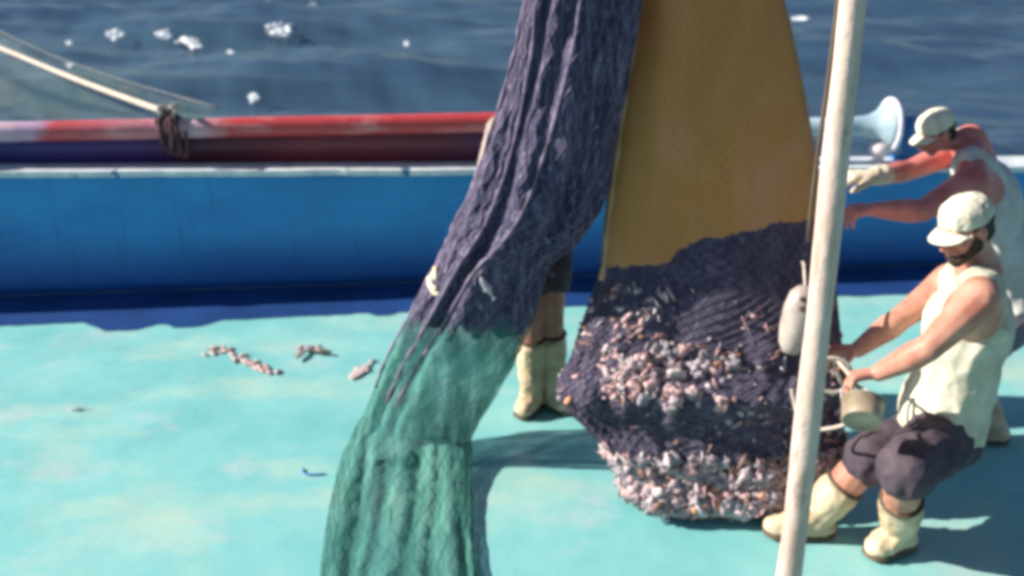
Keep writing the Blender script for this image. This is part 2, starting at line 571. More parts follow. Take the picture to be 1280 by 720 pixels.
def sparkle():  # white lumps put in for the sun's glints on the waves
    bm = bmesh.new()
    spots = [(350, 36, 26, 20), (284, 16, 16, 10), (205, 43, 18, 9), (236, 51, 22, 9), (247, 58, 12, 6), (391, 8, 9, 14), (144, 44, 18, 12),
             (334, 5, 12, 7), (88, 54, 8, 5), (318, 122, 10, 12), (464, 22, 8, 7), (1000, 24, 16, 4), (508, 55, 6, 6), (88, 82, 8, 4),
             (1112, 68, 4, 5), (312, 25, 9, 4), (420, 70, 6, 3), (288, 66, 8, 4)]
    for (px, py, wx, wy) in spots:
        for _ in range(int(8 + wx * 2.2)):
            ang, rr = random.uniform(0, 6.28), random.random() ** 0.7 * 0.5
            p = on(px + wx * rr * math.cos(ang) * 1.2, py + wy * rr * math.sin(ang) * 1.1, SEA_Z + 0.06)
            s = random.choice((0.012, 0.018, 0.025, 0.045)) * (0.6 + wx / 26)
            mt = Matrix.Translation(p) @ Matrix.Rotation(random.uniform(0, 3), 4, 'Z') @ Matrix.Diagonal((s * 1.9, s, s * 0.7, 1))
            r = bmesh.ops.create_icosphere(bm, subdivisions=1, radius=1, matrix=mt)
            for v in r['verts']: v.co += noise.noise_vector(v.co * 9) * s * 0.5
    o = from_bm('sea_sparkle', bm, M_sparkle)
    tag(o, 'white lumps modelling sun glints as foam and splashes on the dark sea beyond the roller', 'sparkle', kind='stuff')


sparkle()

# ------------------------------------------------------------------ deck
BY = lambda X: 5.85 + 0.0935 * (X + 2.95)      # line of the bulwark's inner face on the deck


def build_deck():
    bm = bmesh.new()
    x0, x1 = -7.5, 7.5
    vs = [(x0, -2.5, 0), (x1, -2.5, 0), (x1, BY(x1) + 0.02, 0), (x0, BY(x0) + 0.02, 0)]
    top = [bm.verts.new(v) for v in vs]
    bot = [bm.verts.new((v[0], v[1], -0.12)) for v in vs]
    bm.faces.new(top); bm.faces.new(bot[::-1])
    for i in range(4):
        bm.faces.new((top[i], bot[i], bot[(i + 1) % 4], top[(i + 1) % 4]))
    o = from_bm('deck', bm, M_deck, smooth=False)
    o['kind'] = 'structure'
    # hull side below the deck
    bm = bmesh.new()
    a, b = V((x0, BY(x0) + 0.05, 0)), V((x1, BY(x1) + 0.05, 0))
    n = 2
    vs = [bm.verts.new((a.x, a.y, -0.125)), bm.verts.new((b.x, b.y, -0.125)), bm.verts.new((b.x, b.y - 0.25, SEA_Z - 0.5)), bm.verts.new((a.x, a.y - 0.25, SEA_Z - 0.5))]
    bm.faces.new(vs)
    bmesh.ops.solidify(bm, geom=bm.faces[:], thickness=0.03)
    o = from_bm('hull', bm, M_bul, smooth=False)
    o['kind'] = 'structure'


build_deck()

dirb = V((1, 0.0935, 0)).normalized()
nrmb = V((dirb.y, -dirb.x, 0))           # points inboard, to the camera
rotb = Matrix(((dirb.x, -nrmb.x, 0), (dirb.y, -nrmb.y, 0), (0, 0, 1)))


def bpt(X, off=0.0, z=0.0):
    return V((X, BY(X), z)) + nrmb * off


def hit(px, py, off=0.0):
    """point on the bulwark's plane (moved inboard by off) seen at photo position px, py"""
    r = ray(px, py)
    t = (5.85 + 0.0935 * 2.95 - off * math.sqrt(1 + 0.0935 ** 2)) / (r.y - 0.0935 * r.x)
    return V((0, 0, CAM_H)) + r * t


CAPZ = hit(300, 204).z
ROLLZ = hit(300, 148).z
CR = 0.060
SHEER = (hit(1120, 206).z - hit(60, 211).z) / (hit(1120, 206).x - hit(60, 211).x)
CAP0 = hit(60, 211).z - SHEER * hit(60, 211).x
CZ = lambda X: CAP0 + SHEER * X
print('cap z', CAPZ, 'roller top z', ROLLZ)


def build_bulwark():
    root = empty('bulwark', bpt(0), 'bright blue steel bulwark with worn white cap rail along the far deck edge', 'bulwark')
    bm = bmesh.new()
    # plating with gentle buckles
    nx, nzv = 150, 14
    x0, x1 = -7.5, 7.5
    g = []
    for side in (0, 1):
        gg = []
        for i in range(nx + 1):
            X = x0 + (x1 - x0) * i / nx
            col = []
            for j in range(nzv + 1):
                z = 0.004 + (CZ(X) - 0.03) * j / nzv
                d = 0.012 * noise.noise(V((X * 1.3, z * 2.2, side * 5))) * math.sin(math.pi * j / nzv)
                col.append(bm.verts.new(bpt(X, d - side * 0.03, z)))
            gg.append(col)
        g.append(gg)
    for side in (0, 1):
        for i in range(nx):
            for j in range(nzv):
                q = (g[side][i][j], g[side][i + 1][j], g[side][i + 1][j + 1], g[side][i][j + 1])
                bm.faces.new(q if side == 0 else q[::-1])
    for i in range(nx):
        bm.faces.new((g[0][i][nzv], g[0][i + 1][nzv], g[1][i + 1][nzv], g[1][i][nzv]))
        bm.faces.new((g[0][i][0], g[1][i][0], g[1][i + 1][0], g[0][i + 1][0]))
    from_bm('plating', bm, M_bul, root)
    # cap rail with a dented, uneven edge
    bm = bmesh.new()
    prof = [(0.135, -0.018), (0.140, 0.004), (0.140, 0.018), (-0.14, 0.020), (-0.15, 0.0), (-0.14, -0.014)]
    rings = []
    n = 420
    for i in range(n + 1):
        X = x0 + (x1 - x0) * i / n
        j1 = 0.006 * noise.noise(V((X * 2.2, 1, 0)))
        ring = []
        for k, (o, z) in enumerate(prof):
            chip = 0.0
            if k < 3:
                v = noise.noise(V((X * 3.1, 7, 0))) + 0.5 * noise.noise(V((X * 9, 3, 0)))
                chip = -0.035 * max(0, v - 0.25)
            ring.append(bm.verts.new(bpt(X, o + chip, CZ(X) + z + j1)))
        rings.append(ring)
    m = len(prof)
    for a, b in zip(rings, rings[1:]):
        for k in range(m):
            bm.faces.new((a[k], a[(k + 1) % m], b[(k + 1) % m], b[k]))
    bm.faces.new(rings[0]); bm.faces.new(rings[-1][::-1])
    from_bm('cap_rail', bm, M_cap, root, smooth=False)
    # welded seams on the plating
    for X in (-6.2, -3.6, 1.35, 4.0, 6.6):
        bm = bmesh.new()
        add_box(bm, bpt(X, 0.012, CZ(X) / 2 - 0.02), (0.012, 0.010, CZ(X) / 2 - 0.04), rotb, 0.004)
        from_bm('seam', bm, M_bul, root)


build_bulwark()


def margin_shade():
    # blue margin paint, darkened and edged to hold the bulwark's cast shadow on deck
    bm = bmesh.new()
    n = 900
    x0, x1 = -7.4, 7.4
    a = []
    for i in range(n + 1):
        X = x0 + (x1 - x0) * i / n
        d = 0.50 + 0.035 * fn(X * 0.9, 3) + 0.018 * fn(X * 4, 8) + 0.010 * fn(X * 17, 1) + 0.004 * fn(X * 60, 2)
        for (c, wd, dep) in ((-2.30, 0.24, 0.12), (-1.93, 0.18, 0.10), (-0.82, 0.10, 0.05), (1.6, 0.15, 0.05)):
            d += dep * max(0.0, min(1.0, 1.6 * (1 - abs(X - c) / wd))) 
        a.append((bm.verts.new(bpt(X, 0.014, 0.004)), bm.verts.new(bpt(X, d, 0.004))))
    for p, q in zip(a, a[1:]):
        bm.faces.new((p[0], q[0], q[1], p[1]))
    o = from_bm('deck_margin_shade', bm, M_margin_shade, smooth=False)
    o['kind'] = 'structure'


def build_roller():
    cz = ROLLZ - CR
    A = bpt(-4.1, -0.03, cz)
    root = empty('net_roller', bpt(0, -0.03, cz), 'long worn red and white roller above the bulwark, flared flange at its right end', 'net roller')
    bm = bmesh.new()
    e = hit(880, 160).x
    prof = []
    n = 90
    L = (e + 4.1) / dirb.x
    prof.append((0, 0.02)); prof.append((0.0, CR * 0.9))
    for i in range(n + 1):
        t = L * i / n
        prof.append((0.02 + t * 0.995, CR + 0.004 * noise.noise(V((t * 2, 0, 0)))))
    prof.append((L, CR * 0.9)); prof.append((L, 0.02))
    add_lathe(bm, A, dirb, prof, 40)
    from_bm('drum', bm, M_roll, root)
    # axle to the flange and the bell-shaped end
    bm = bmesh.new()
    fl = hit(1113, 160)
    c0 = bpt(e, -0.03, cz)
    zc = hit(1050, 159).z
    L2 = (fl.x - e) / dirb.x
    c0.z = zc
    add_lathe(bm, c0 + dirb * -0.1, dirb, [(0, 0.02), (0, 0.055), (L2 - 0.14, 0.057), (L2 - 0.03, 0.068), (L2 + 0.03, 0.10), (L2 + 0.07, 0.14), (L2 + 0.10, 0.158), (L2 + 0.112, 0.06)], 40)
    from_bm('axle', bm, M_paleblue, root)
    bm = bmesh.new()
    fc = c0 + dirb * (L2 - 0.005)
    add_lathe(bm, fc, dirb, [(0, 0.12), (-0.004, 0.168), (0.006, 0.176), (0.022, 0.176), (0.028, 0.168), (0.02, 0.12)], 48)
    from_bm('flange', bm, M_rim, root)
    # added board, coloured dark for the shaded gap from pipe down to cap rail
    bm = bmesh.new()
    ring = []
    for i in range(121):
        X = -7.5 + (e + 7.5) * i / 120
        w_ = 0.006 * fn(X * 1.5, 4)
        ring.append([bm.verts.new(bpt(X, o_ + w_, z_)) for o_, z_ in ((-0.045, CZ(X) + 0.022), (-0.045, cz - 0.012), (-0.075, cz - 0.012), (-0.075, CZ(X) + 0.022))])
    for a, b in zip(ring, ring[1:]):
        for k in range(4): bm.faces.new((a[k], b[k], b[(k + 1) % 4], a[(k + 1) % 4]))
    bm.faces.new(ring[0]); bm.faces.new(ring[-1][::-1])
    from_bm('shade_board', bm, M_under_shade, root)
    # brackets down to the cap rail
    for X in (-3.9, 0.4, fl.x + 0.16):
        bm = bmesh.new()
        c = bpt(X, -0.06 if X < 2 else -0.03, 0)
        top = zc + (0.05 if X > 2 else 0.0)
        add_box(bm, V((c.x, c.y, (CZ(X) + 0.02 + top) / 2)), (0.04, 0.05, (top - CZ(X) - 0.02) / 2), rotb, 0.008)
        add_box(bm, V((c.x, c.y, CZ(X) + 0.034)), (0.09, 0.07, 0.012), rotb, 0.004)
        from_bm('bracket', bm, M_blue, root)
    return cz


margin_shade()
RCZ = build_roller()


def wrap(X, wd, turns, rad, label, mat, seed):
    """rope lashed round the roller"""
    rr = random.Random(seed)
    root_c = bpt(X, -0.03, RCZ)
    pts = []
    n = turns * 18
    for i in range(n + 1):
        a = 2 * math.pi * i / 18
        off = wd * (i / n - 0.5) + rr.uniform(-0.008, 0.008) * 2
        r = CR + rad * (0.9 + 0.9 * abs(math.sin(i * 0.13 + seed)))
        pts.append(root_c + dirb * off + nrmb * (math.cos(a) * r) + V((0, 0, math.sin(a) * r)))
    bm = bmesh.new()
    add_tube(bm, pts, rad, 7)
    for q in range(3):                    # bights hanging over the added shade board
        o_ = dirb * (wd * (q / 2 - 0.5) * 0.8)
        lp = [root_c + o_ + V((0, 0, CR + 0.01)), root_c + o_ + nrmb * (CR + 0.02), root_c + o_ + nrmb * 0.05 + V((0.02, 0, -0.12 - 0.02 * q)), root_c + o_ + nrmb * 0.06 + V((0.05, 0, -0.12)), root_c + o_ + nrmb * (CR + 0.02) + dirb * 0.05]
        add_tube(bm, smooth_path(lp, 6), rad * 1.2, 7)
    # a loose knot on top
    k = root_c + V((0, 0, CR + rad * 1.5))
    kp = [k + V((rr.uniform(-.05, .05), rr.uniform(-.04, .04), rr.uniform(0, .06))) for _ in range(9)]
    add_tube(bm, smooth_path(kp, 5), rad * 0.9, 7)
    tail = [k, k + nrmb * 0.10 + V((0.02, 0, -0.02)), k + nrmb * 0.13 + V((0.03, 0, -0.10)), k + nrmb * 0.11 + V((0.02, 0, -0.16))]
    add_tube(bm, smooth_path(tail, 5), rad * 0.8, 7)
    o = from_bm('rope_lashing', bm, mat, None, root_c)
    tag(o, label, 'rope')


wrap(hit(212, 160).x, 0.12, 6, 0.009, 'dark maroon rope lashed round the roller where the pale rope ends', M_drope, 2)
wrap(-3.55, 0.34, 8, 0.024, 'unseen rope turns added round the roller left of view, to notch its shadow', M_drope, 5)  # out of view; added so its lumps notch the roller's shadow edge


def knob():
    p = hit(1100, 203, 0.06)
    bm = bmesh.new()
    base = V((p.x, BY(p.x), CZ(p.x) + 0.022)) + nrmb * 0.02
    add_lathe(bm, base, V((0, 0, 1)), [(0, 0.055), (0.006, 0.06), (0.012, 0.035), (0.05, 0.032), (0.06, 0.055), (0.085, 0.068), (0.11, 0.062), (0.13, 0.04), (0.138, 0.01)], 28)
    o = from_bm('mooring_knob', bm, M_chrome, None, base)
    tag(o, 'small shiny pinkish steel knob on the cap rail below the roller flange', 'knob')


knob()

# ------------------------------------------------------------------ lofted nets
class Loft:
    """soft closed body: rows of (centre, half width, thickness, tilt of the thickness direction)"""

    def __init__(self, rows, ns, fold, square=0.85):
        self.rows = rows
        self.ns = ns
        self.fold = fold
        self.sq = square
        C = np.array([[*r[0], r[1], r[2], r[3]] for r in rows])
        k = np.linspace(0, 1, len(rows))
        s = np.linspace(0, 1, ns + 1)
        # smooth (Catmull-Rom) resampling of every channel
        out = np.zeros((ns + 1, 6))
        n = len(rows) - 1
        for i, t in enumerate(s):
            x = min(t * n, n - 1e-9)
            j = int(x)
            u = x - j
            p0, p1, p2, p3 = C[max(j - 1, 0)], C[j], C[j + 1], C[min(j + 2, n)]
            out[i] = 0.5 * (2 * p1 + (p2 - p0) * u + (2 * p0 - 5 * p1 + 4 * p2 - p3) * u * u + (3 * p1 - p0 - 3 * p2 + p3) * u ** 3)
        self.out = out

    def pt(self, th, s, off=0.0):
        x = min(max(s, 0), 1) * self.ns
        j = min(int(x), self.ns - 1)
        u = x - j
        r = self.out[j] * (1 - u) + self.out[j + 1] * u
        c, hw, tk, a = V(r[:3]), max(r[3], 0.004), max(r[4], 0.004), r[5]
        T = V((0, math.cos(a), math.sin(a)))
        cs, sn = math.cos(th), math.sin(th)
        e = self.sq
        cx = math.copysign(abs(cs) ** e, cs)
        sx = math.copysign(abs(sn) ** e, sn)
        nrm = (V((1, 0, 0)) * (cs / hw) + T * (sn / tk)).normalized()
        f = self.fold(th, s) * min(1.0, hw / 0.12)
        # folds push in and out across the thin direction, little across the silhouette
        k = 0.35 + 0.65 * abs(sn)
        return c + V((1, 0, 0)) * (hw * cx) + T * (tk * sx) + nrm * (f * k + off), nrm

    def build(self, nu, parts, parent, loc=None, sel=None):
        """parts: list of (name, material); sel(centre, s) gives the part's index"""
        ns = self.ns
        g = [[self.pt(2 * math.pi * i / nu, j / ns)[0] for i in range(nu)] for j in range(ns + 1)]
        obs = []
        for pi, (nm, mt) in enumerate(parts):
            bm = bmesh.new()
            uvl = bm.loops.layers.uv.new('UVMap')
            vm = {}

            def vert(i, j):
                kk = (i % nu, j)
                if kk not in vm: vm[kk] = bm.verts.new(g[j][i % nu])
                return vm[kk]
            for j in range(ns):
                for i in range(nu):
                    c = (g[j][i] + g[j + 1][(i + 1) % nu]) * 0.5
                    if sel and sel(c, (j + 0.5) / ns) != pi: continue
                    f = bm.faces.new((vert(i, j), vert(i + 1, j), vert(i + 1, j + 1), vert(i, j + 1)))
                    for lp, (a, b) in zip(f.loops, ((i, j), (i + 1, j), (i + 1, j + 1), (i, j + 1))):
                        lp[uvl].uv = (a / nu, b / ns)
            for j in (0, ns):
                s = j / ns
                if all((i, j) in vm for i in range(nu)):
                    bm.faces.new([vm[(i, j)] for i in range(nu)])
            obs.append(from_bm(nm, bm, mt, parent, loc))
        return obs

    def strands(self, name, n, twist, rad, mat, parent, s0=0.0, s1=1.0, step=110, sel=None):
        bm = bmesh.new()
        for sg in (1, -1):
            for k in range(n):
                pts = []
                for j in range(step + 1):
                    s = s0 + (s1 - s0) * j / step
                    th = 2 * math.pi * (k / n + sg * twist * s)
                    p, q = self.pt(th, s, rad * 0.9)
                    if sel and not sel(p, s):
                        if len(pts) > 2: add_tube(bm, pts, rad, 3, False)
                        pts = []
                        continue
                    pts.append(p)
                if len(pts) > 2: add_tube(bm, pts, rad, 3, False)
        return from_bm(name, bm, mat, parent, smooth=True)


def prow(y, L, Rr, Y, tk, a=0.0):
    p, q = at(L, y, Y), at(Rr, y, Y)
    return ((p + q) / 2, (q.x - p.x) / 2, tk, a)


def drow(y, L, Rr, tk, a=math.pi / 2):
    p, q = on(L, y, tk * 0.9), on(Rr, y, tk * 0.9)
    return ((p + q) / 2, (q.x - p.x) / 2, tk, a)




def fold_bundle(th, s):
    c, sn = math.cos(th), math.sin(th)
    d = 0.020 * math.sin(7 * th + 2.5 * s + 1.5 * fn(s * 4, 1))
    d += 0.011 * math.sin(15 * th - 4 * s + 3 * fn(s * 5, 4))
    d += 0.030 * fn(c * 3.2, s * 9, sn * 3.2)
    d += 0.016 * fn(c * 9, s * 30, sn * 9)
    if s > 0.66:                                          # the slack net on deck lies in long folds
        d = d * 0.3 + 0.009 * math.sin(19 * c + 3 * fn(s * 6, c * 2) + 4 * s)
    return d


def bundle():
    base = on(520, 560, 0)
    root = empty('trawl_net', base, 'tall twisted bundle of purple black netting hanging down, its green end spilling onto the deck', 'net')
    rows = [prow(-330, 716, 800, 3.9, 0.09), prow(-150, 690, 806, 3.9, 0.12), prow(0, 657, 800, 3.9, 0.15), prow(80, 641, 787, 3.9, 0.16), prow(180, 613, 768, 3.9, 0.17),
            prow(250, 588, 752, 3.9, 0.17), prow(292, 566, 728, 3.9, 0.17), prow(325, 551, 690, 3.92, 0.17), prow(390, 516, 668, 3.95, 0.17), prow(440, 490, 648, 4.0, 0.16),
            prow(490, 468, 616, 4.0, 0.15, 0.25), (on(520, 532, 0.14), 0.24, 0.15, 0.8),
            drow(566, 430, 588, 0.07, 1.4), drow(610, 417, 590, 0.034), drow(660, 407, 592, 0.026), drow(715, 400, 596, 0.024), drow(790, 392, 606, 0.024), drow(900, 400, 640, 0.022), drow(960, 440, 610, 0.03)]
    L = Loft(rows, 300, fold_bundle)

    def sel(c, s):
        lim = 0.66 + 0.07 * fn(c.x * 5, 1) + 0.05 * fn(c.x * 17, c.z * 9) - 0.18 * (c.x + 0.2)
        return 0 if c.z > lim and s < 0.7 else 1
    L.build(130, [('purple_webbing', M_purple), ('green_webbing', M_green)], root, sel=sel)
    L.strands('purple_twine', 36, 1.1, 0.0022, M_twine_p, root, 0.02, 0.6, 130, sel=lambda p, s: p.z > 0.66)
    L.strands('green_twine', 30, 1.1, 0.0010, M_twine_g, root, 0.3, 0.98, 150, sel=lambda p, s: p.z <= 0.66)
    # gathered cords that run down the bundle
    bm = bmesh.new()
    for th0, ph in ((3.7, 0), (4.3, 1), (3.3, 3)):
        pts = [L.pt(th0 + 0.35 * math.sin(5 * s + ph), s, 0.01)[0] for s in np.linspace(0.03, 0.55, 70)]
        add_tube(bm, pts, [0.007 + 0.003 * math.sin(i * 1.7 + ph) for i in range(len(pts))], 6)
    from_bm('gathering_cord', bm, M_twine_p, root)
    bm = bmesh.new()
    for th0, ph, e1 in ((4.75, 0, 0.97), (5.15, 1, 0.95), (5.5, 2, 0.9), (4.3, 3, 0.84)):
        pts = [L.pt(th0 + 0.12 * math.sin(7 * s + ph) - 0.25 * (s - 0.6), s, 0.004)[0] for s in np.linspace(0.60, e1, 70)]
        add_tube(bm, pts, [0.009 + 0.004 * math.sin(i * 0.5 + ph) for i in range(len(pts))], 6)
    from_bm('green_seam', bm, M_gseam, root)
    # hoisting rope above
    bm = bmesh.new()
    t0 = rows[0][0]
    add_tube(bm, [t0 + V((0, 0, -0.05)), t0 + V((0.05, 0, 0.5)), t0 + V((0.1, 0, 1.3))], 0.016, 8)
    from_bm('hoisting_rope', bm, M_rope, root)
    return L


BL = bundle()


def fold_bag(th, s):
    c, sn = math.cos(th), math.sin(th)
    up = max(0.0, 1 - s / 0.5)
    d = 0.010 * math.sin(9 * c + 2 * fn(c * 2, s * 3)) * min(1, s * 4) * (s < 0.62) + 0.010 * math.sin(5 * th + 1.5 * s) * up + 0.010 * fn(c * 2, s * 5, sn * 2)
    if s > 0.5:
        lo = min(1, (s - 0.5) / 0.12)
        d += lo * (0.030 * fn(c * 4, s * 12, sn * 4) + 0.016 * fn(c * 12, s * 34, sn * 12) + 0.008 * fn(c * 30, s * 80, sn * 30))
        # lips where the catch sags over the choking ropes
        for s0, a in ((0.655, 0.05), (0.93, 0.05)):
            d += a * math.exp(-((s - s0) / 0.03) ** 2)
        d -= 0.018 * math.exp(-((s - 0.735) / 0.03) ** 2)
    return d


def bag():
    root = empty('codend_bag', on(890, 640, 0), 'wide tapering net bag with ochre upper webbing and dark lower half bulging with catch', 'net')
    Y = 3.62
    rows = [prow(-340, 852, 872, 4.20, 0.05), prow(-170, 822, 928, 4.14, 0.08), prow(0, 797, 980, 4.06, 0.10), prow(110, 779, 1004, 4.00, 0.11), prow(200, 765, 1020, 3.94, 0.11),
            prow(275, 755, 1032, 3.89, 0.11), prow(340, 748, 1040, 3.83, 0.12), prow(400, 729, 1046, 3.76, 0.13), prow(450, 714, 1050, 3.69, 0.14),
            prow(500, 702, 1054, Y, 0.14), prow(545, 742, 1056, Y - .04, 0.13), prow(580, 772, 1048, Y - .06, 0.13), prow(607, 785, 1010, Y - .08, 0.12), prow(628, 830, 985, Y - .08, 0.07)]
    L = Loft(rows, 330, fold_bag, 0.8)
    b = [(748, 333), (800, 328), (832, 322), (850, 306), (875, 296), (910, 290), (960, 282), (1040, 274)]
    bx = [at(x, y, 3.80) for x, y in b]
    X = [p.x for p in bx]; Zs = [p.z for p in bx]

    def line(x): return float(np.interp(x, X, Zs)) + 0.008 * fn(x * 30, 2) + 0.012 * fn(x * 9, 5)

    def sel(c, s): return 0 if c.z > line(c.x) else 1
    L.build(230, [('ochre_webbing', M_yellow), ('dark_webbing', M_dark)], root, sel=sel)
    L.strands('ochre_twine', 60, 1.2, 0.0005, M_twine_y, root, 0.02, 0.6, 110, sel=lambda p, s: p.z > line(p.x))
    L.strands('dark_twine', 54, 1.2, 0.0020, M_twine_d, root, 0.35, 0.985, 150, sel=lambda p, s: p.z <= line(p.x))
    # side seam of folded webbing along the left edge
    bm = bmesh.new()
    pts = [L.pt(math.pi + 0.25, s, 0.002)[0] for s in np.linspace(0.02, 0.47, 60)]
    add_tube(bm, pts, [0.011 + 0.004 * math.sin(i * 0.9) for i in range(60)], 7)
    from_bm('side_seam', bm, M_twine_y, root)
    bm = bmesh.new()
    t0 = rows[0][0]
    add_tube(bm, [t0 + V((0, 0, -0.05)), t0 + V((0, 0, 0.6)), t0 + V((0.0, 0, 1.3))], 0.016, 8)
    from_bm('hoisting_rope', bm, M_rope, root)
    return L


BG = bag()


def unit_ico(sub):
    bm = bmesh.new()
    bmesh.ops.create_icosphere(bm, subdivisions=sub, radius=1)
    vs = [v.co.copy() for v in bm.verts]
    fs = [[v.index for v in f.verts] for f in bm.faces]
    bm.free()
    return vs, fs


ICO = {1: unit_ico(1), 3: unit_ico(3)}


def lump(acc, p, n, mi, size, kind):
    q = n.to_track_quat('Z', 'Y').to_matrix().to_4x4()
    rz = Matrix.Rotation(random.uniform(0, 6.28), 4, 'Z')
    if kind == 0: sc = (size * random.uniform(1.0, 1.9), size * random.uniform(0.6, 1.0), size * random.uniform(0.4, 0.8))
    elif kind == 1: sc = (size * random.uniform(2.2, 3.4), size * 0.45, size * 0.45)
    elif kind == 3: sc = (size * 1.1, size * 0.9, size * 0.5)
    else: sc = (size * 1.2, size * 1.1, size * 0.22)
    m = Matrix.Translation(p) @ q @ rz @ Matrix.Rotation(random.uniform(-0.7, 0.7), 4, 'X') @ Matrix.Diagonal((*sc, 1))
    vs, fs = ICO[3 if kind == 3 else 1]
    k0 = len(acc[0])
    for v in vs:
        c = m @ v
        c += noise.noise_vector(c * 45) * size * 0.45
        if kind == 3: c += noise.noise_vector(c * 130) * size * 0.25
        acc[0].append(c)
    acc[1].extend([[k0 + i for i in f] for f in fs])
    acc[2].extend([mi] * len(fs))


def catch():
    bm = ([], [], [])
    cnt = 0
    # rows in s: upper streaks, the main mass, the foot of the bag
    tries = 0
    while cnt < 5600 and tries < 80000:
        tries += 1
        s = random.uniform(0.47, 0.999)
        th = random.uniform(0, 2 * math.pi)
        p, n = BG.pt(th, s)
        d = V((0, 0, CAM_H))
        v = p - d
        X = p.x
        # where on the bag the catch shows: an upper heap, streaks above it, a ragged foot
        wgt = 0.02
        if 0.36 < X < 0.93 and 0.56 < s < 0.66: wgt = min(1, max(0.0, (0.88 if X < 0.82 else 0.25) + 1.1 * fn(X * 8, s * 36) - (0.5 if s < 0.58 and X < 0.5 else 0)))
        if 0.40 < X < 0.64 and 0.47 < s < 0.56: wgt = max(wgt, 0.22)
        if X > 0.72 and 0.50 < s < 0.76: wgt = max(wgt, 0.11)
        if s > 0.79: wgt = 0.98 * min(1, max(0.2, 0.95 + 0.8 * fn(X * 7, s * 30, 3)))
        if random.random() > wgt: continue
        if cnt % 5 == 0 and wgt > 0.3:      # soft big clumps pressed against the mesh
            lump(bm, p - n * 0.006, n, random.choice((0, 1, 3, 3, 5, 5)), random.uniform(0.022, 0.040), 3)
            cnt += 1
            continue
        r = random.random()
        low = s > 0.79
        mi = 0 if r < 0.30 else 1 if r < 0.48 else 2 if r < 0.70 else 3 if r < 0.96 else 4
        lump(bm, p + n * random.uniform(-0.006, 0.007), n, mi, random.choice((0.006, 0.008, 0.010, 0.013, 0.018)) * (1.35 if low else 1), random.choice((0, 0, 1, 1, 2)))
        cnt += 1
    print('catch lumps', cnt)
    me = bpy.data.meshes.new('catch')
    me.from_pydata(bm[0], [], bm[1])
    for m in CATCH: me.materials.append(m)
    me.polygons.foreach_set('material_index', bm[2])
    o = link('catch', me, CATCH, None, on(890, 640, 0.0))
    tag(o, 'pink, white and brown shellfish and small fish caught in the dark lower netting', 'catch', kind='stuff')


catch()

# ------------------------------------------------------------------ pole
def pole():
    bm = bmesh.new()
    pts, rr = [], []
    for i in range(60):
        z = 0.0 + 3.5 * i / 59
        pts.append(V((0.855 + 0.010 * math.sin(z * 1.9 + 0.4), 2.6 + 0.006 * math.sin(z * 2.3), z)))
        rr.append(0.041 - 0.0038 * z + 0.0015 * math.sin(z * 9))
    add_tube(bm, pts, rr, 24, True, 0.08)
    root = empty('pole', (0.855, 2.6, 0), 'worn cream white upright pole standing in front of the net bag', 'pole')
    from_bm('shaft', bm, M_pole, root)
    bm = bmesh.new()
    add_lathe(bm, V((0.855, 2.6, 0.0)), V((0, 0, 1)), [(0.001, 0.11), (0.012, 0.11), (0.016, 0.075), (0.06, 0.062), (0.07, 0.055)], 28)
    from_bm('base_collar', bm, M_pole, root)
    bm = bmesh.new()
    pts = [V((0.855 - 0.040 + 0.004 * math.sin(z * 7), 2.63, z)) for z in np.linspace(1.45, 3.4, 30)]
    add_tube(bm, pts, 0.006, 6)
    o = from_bm('halyard', bm, M_sole, None, (0.8, 2.63, 1.45))
    tag(o, 'thin dark halyard running up the left side of the cream pole', 'rope')


pole()

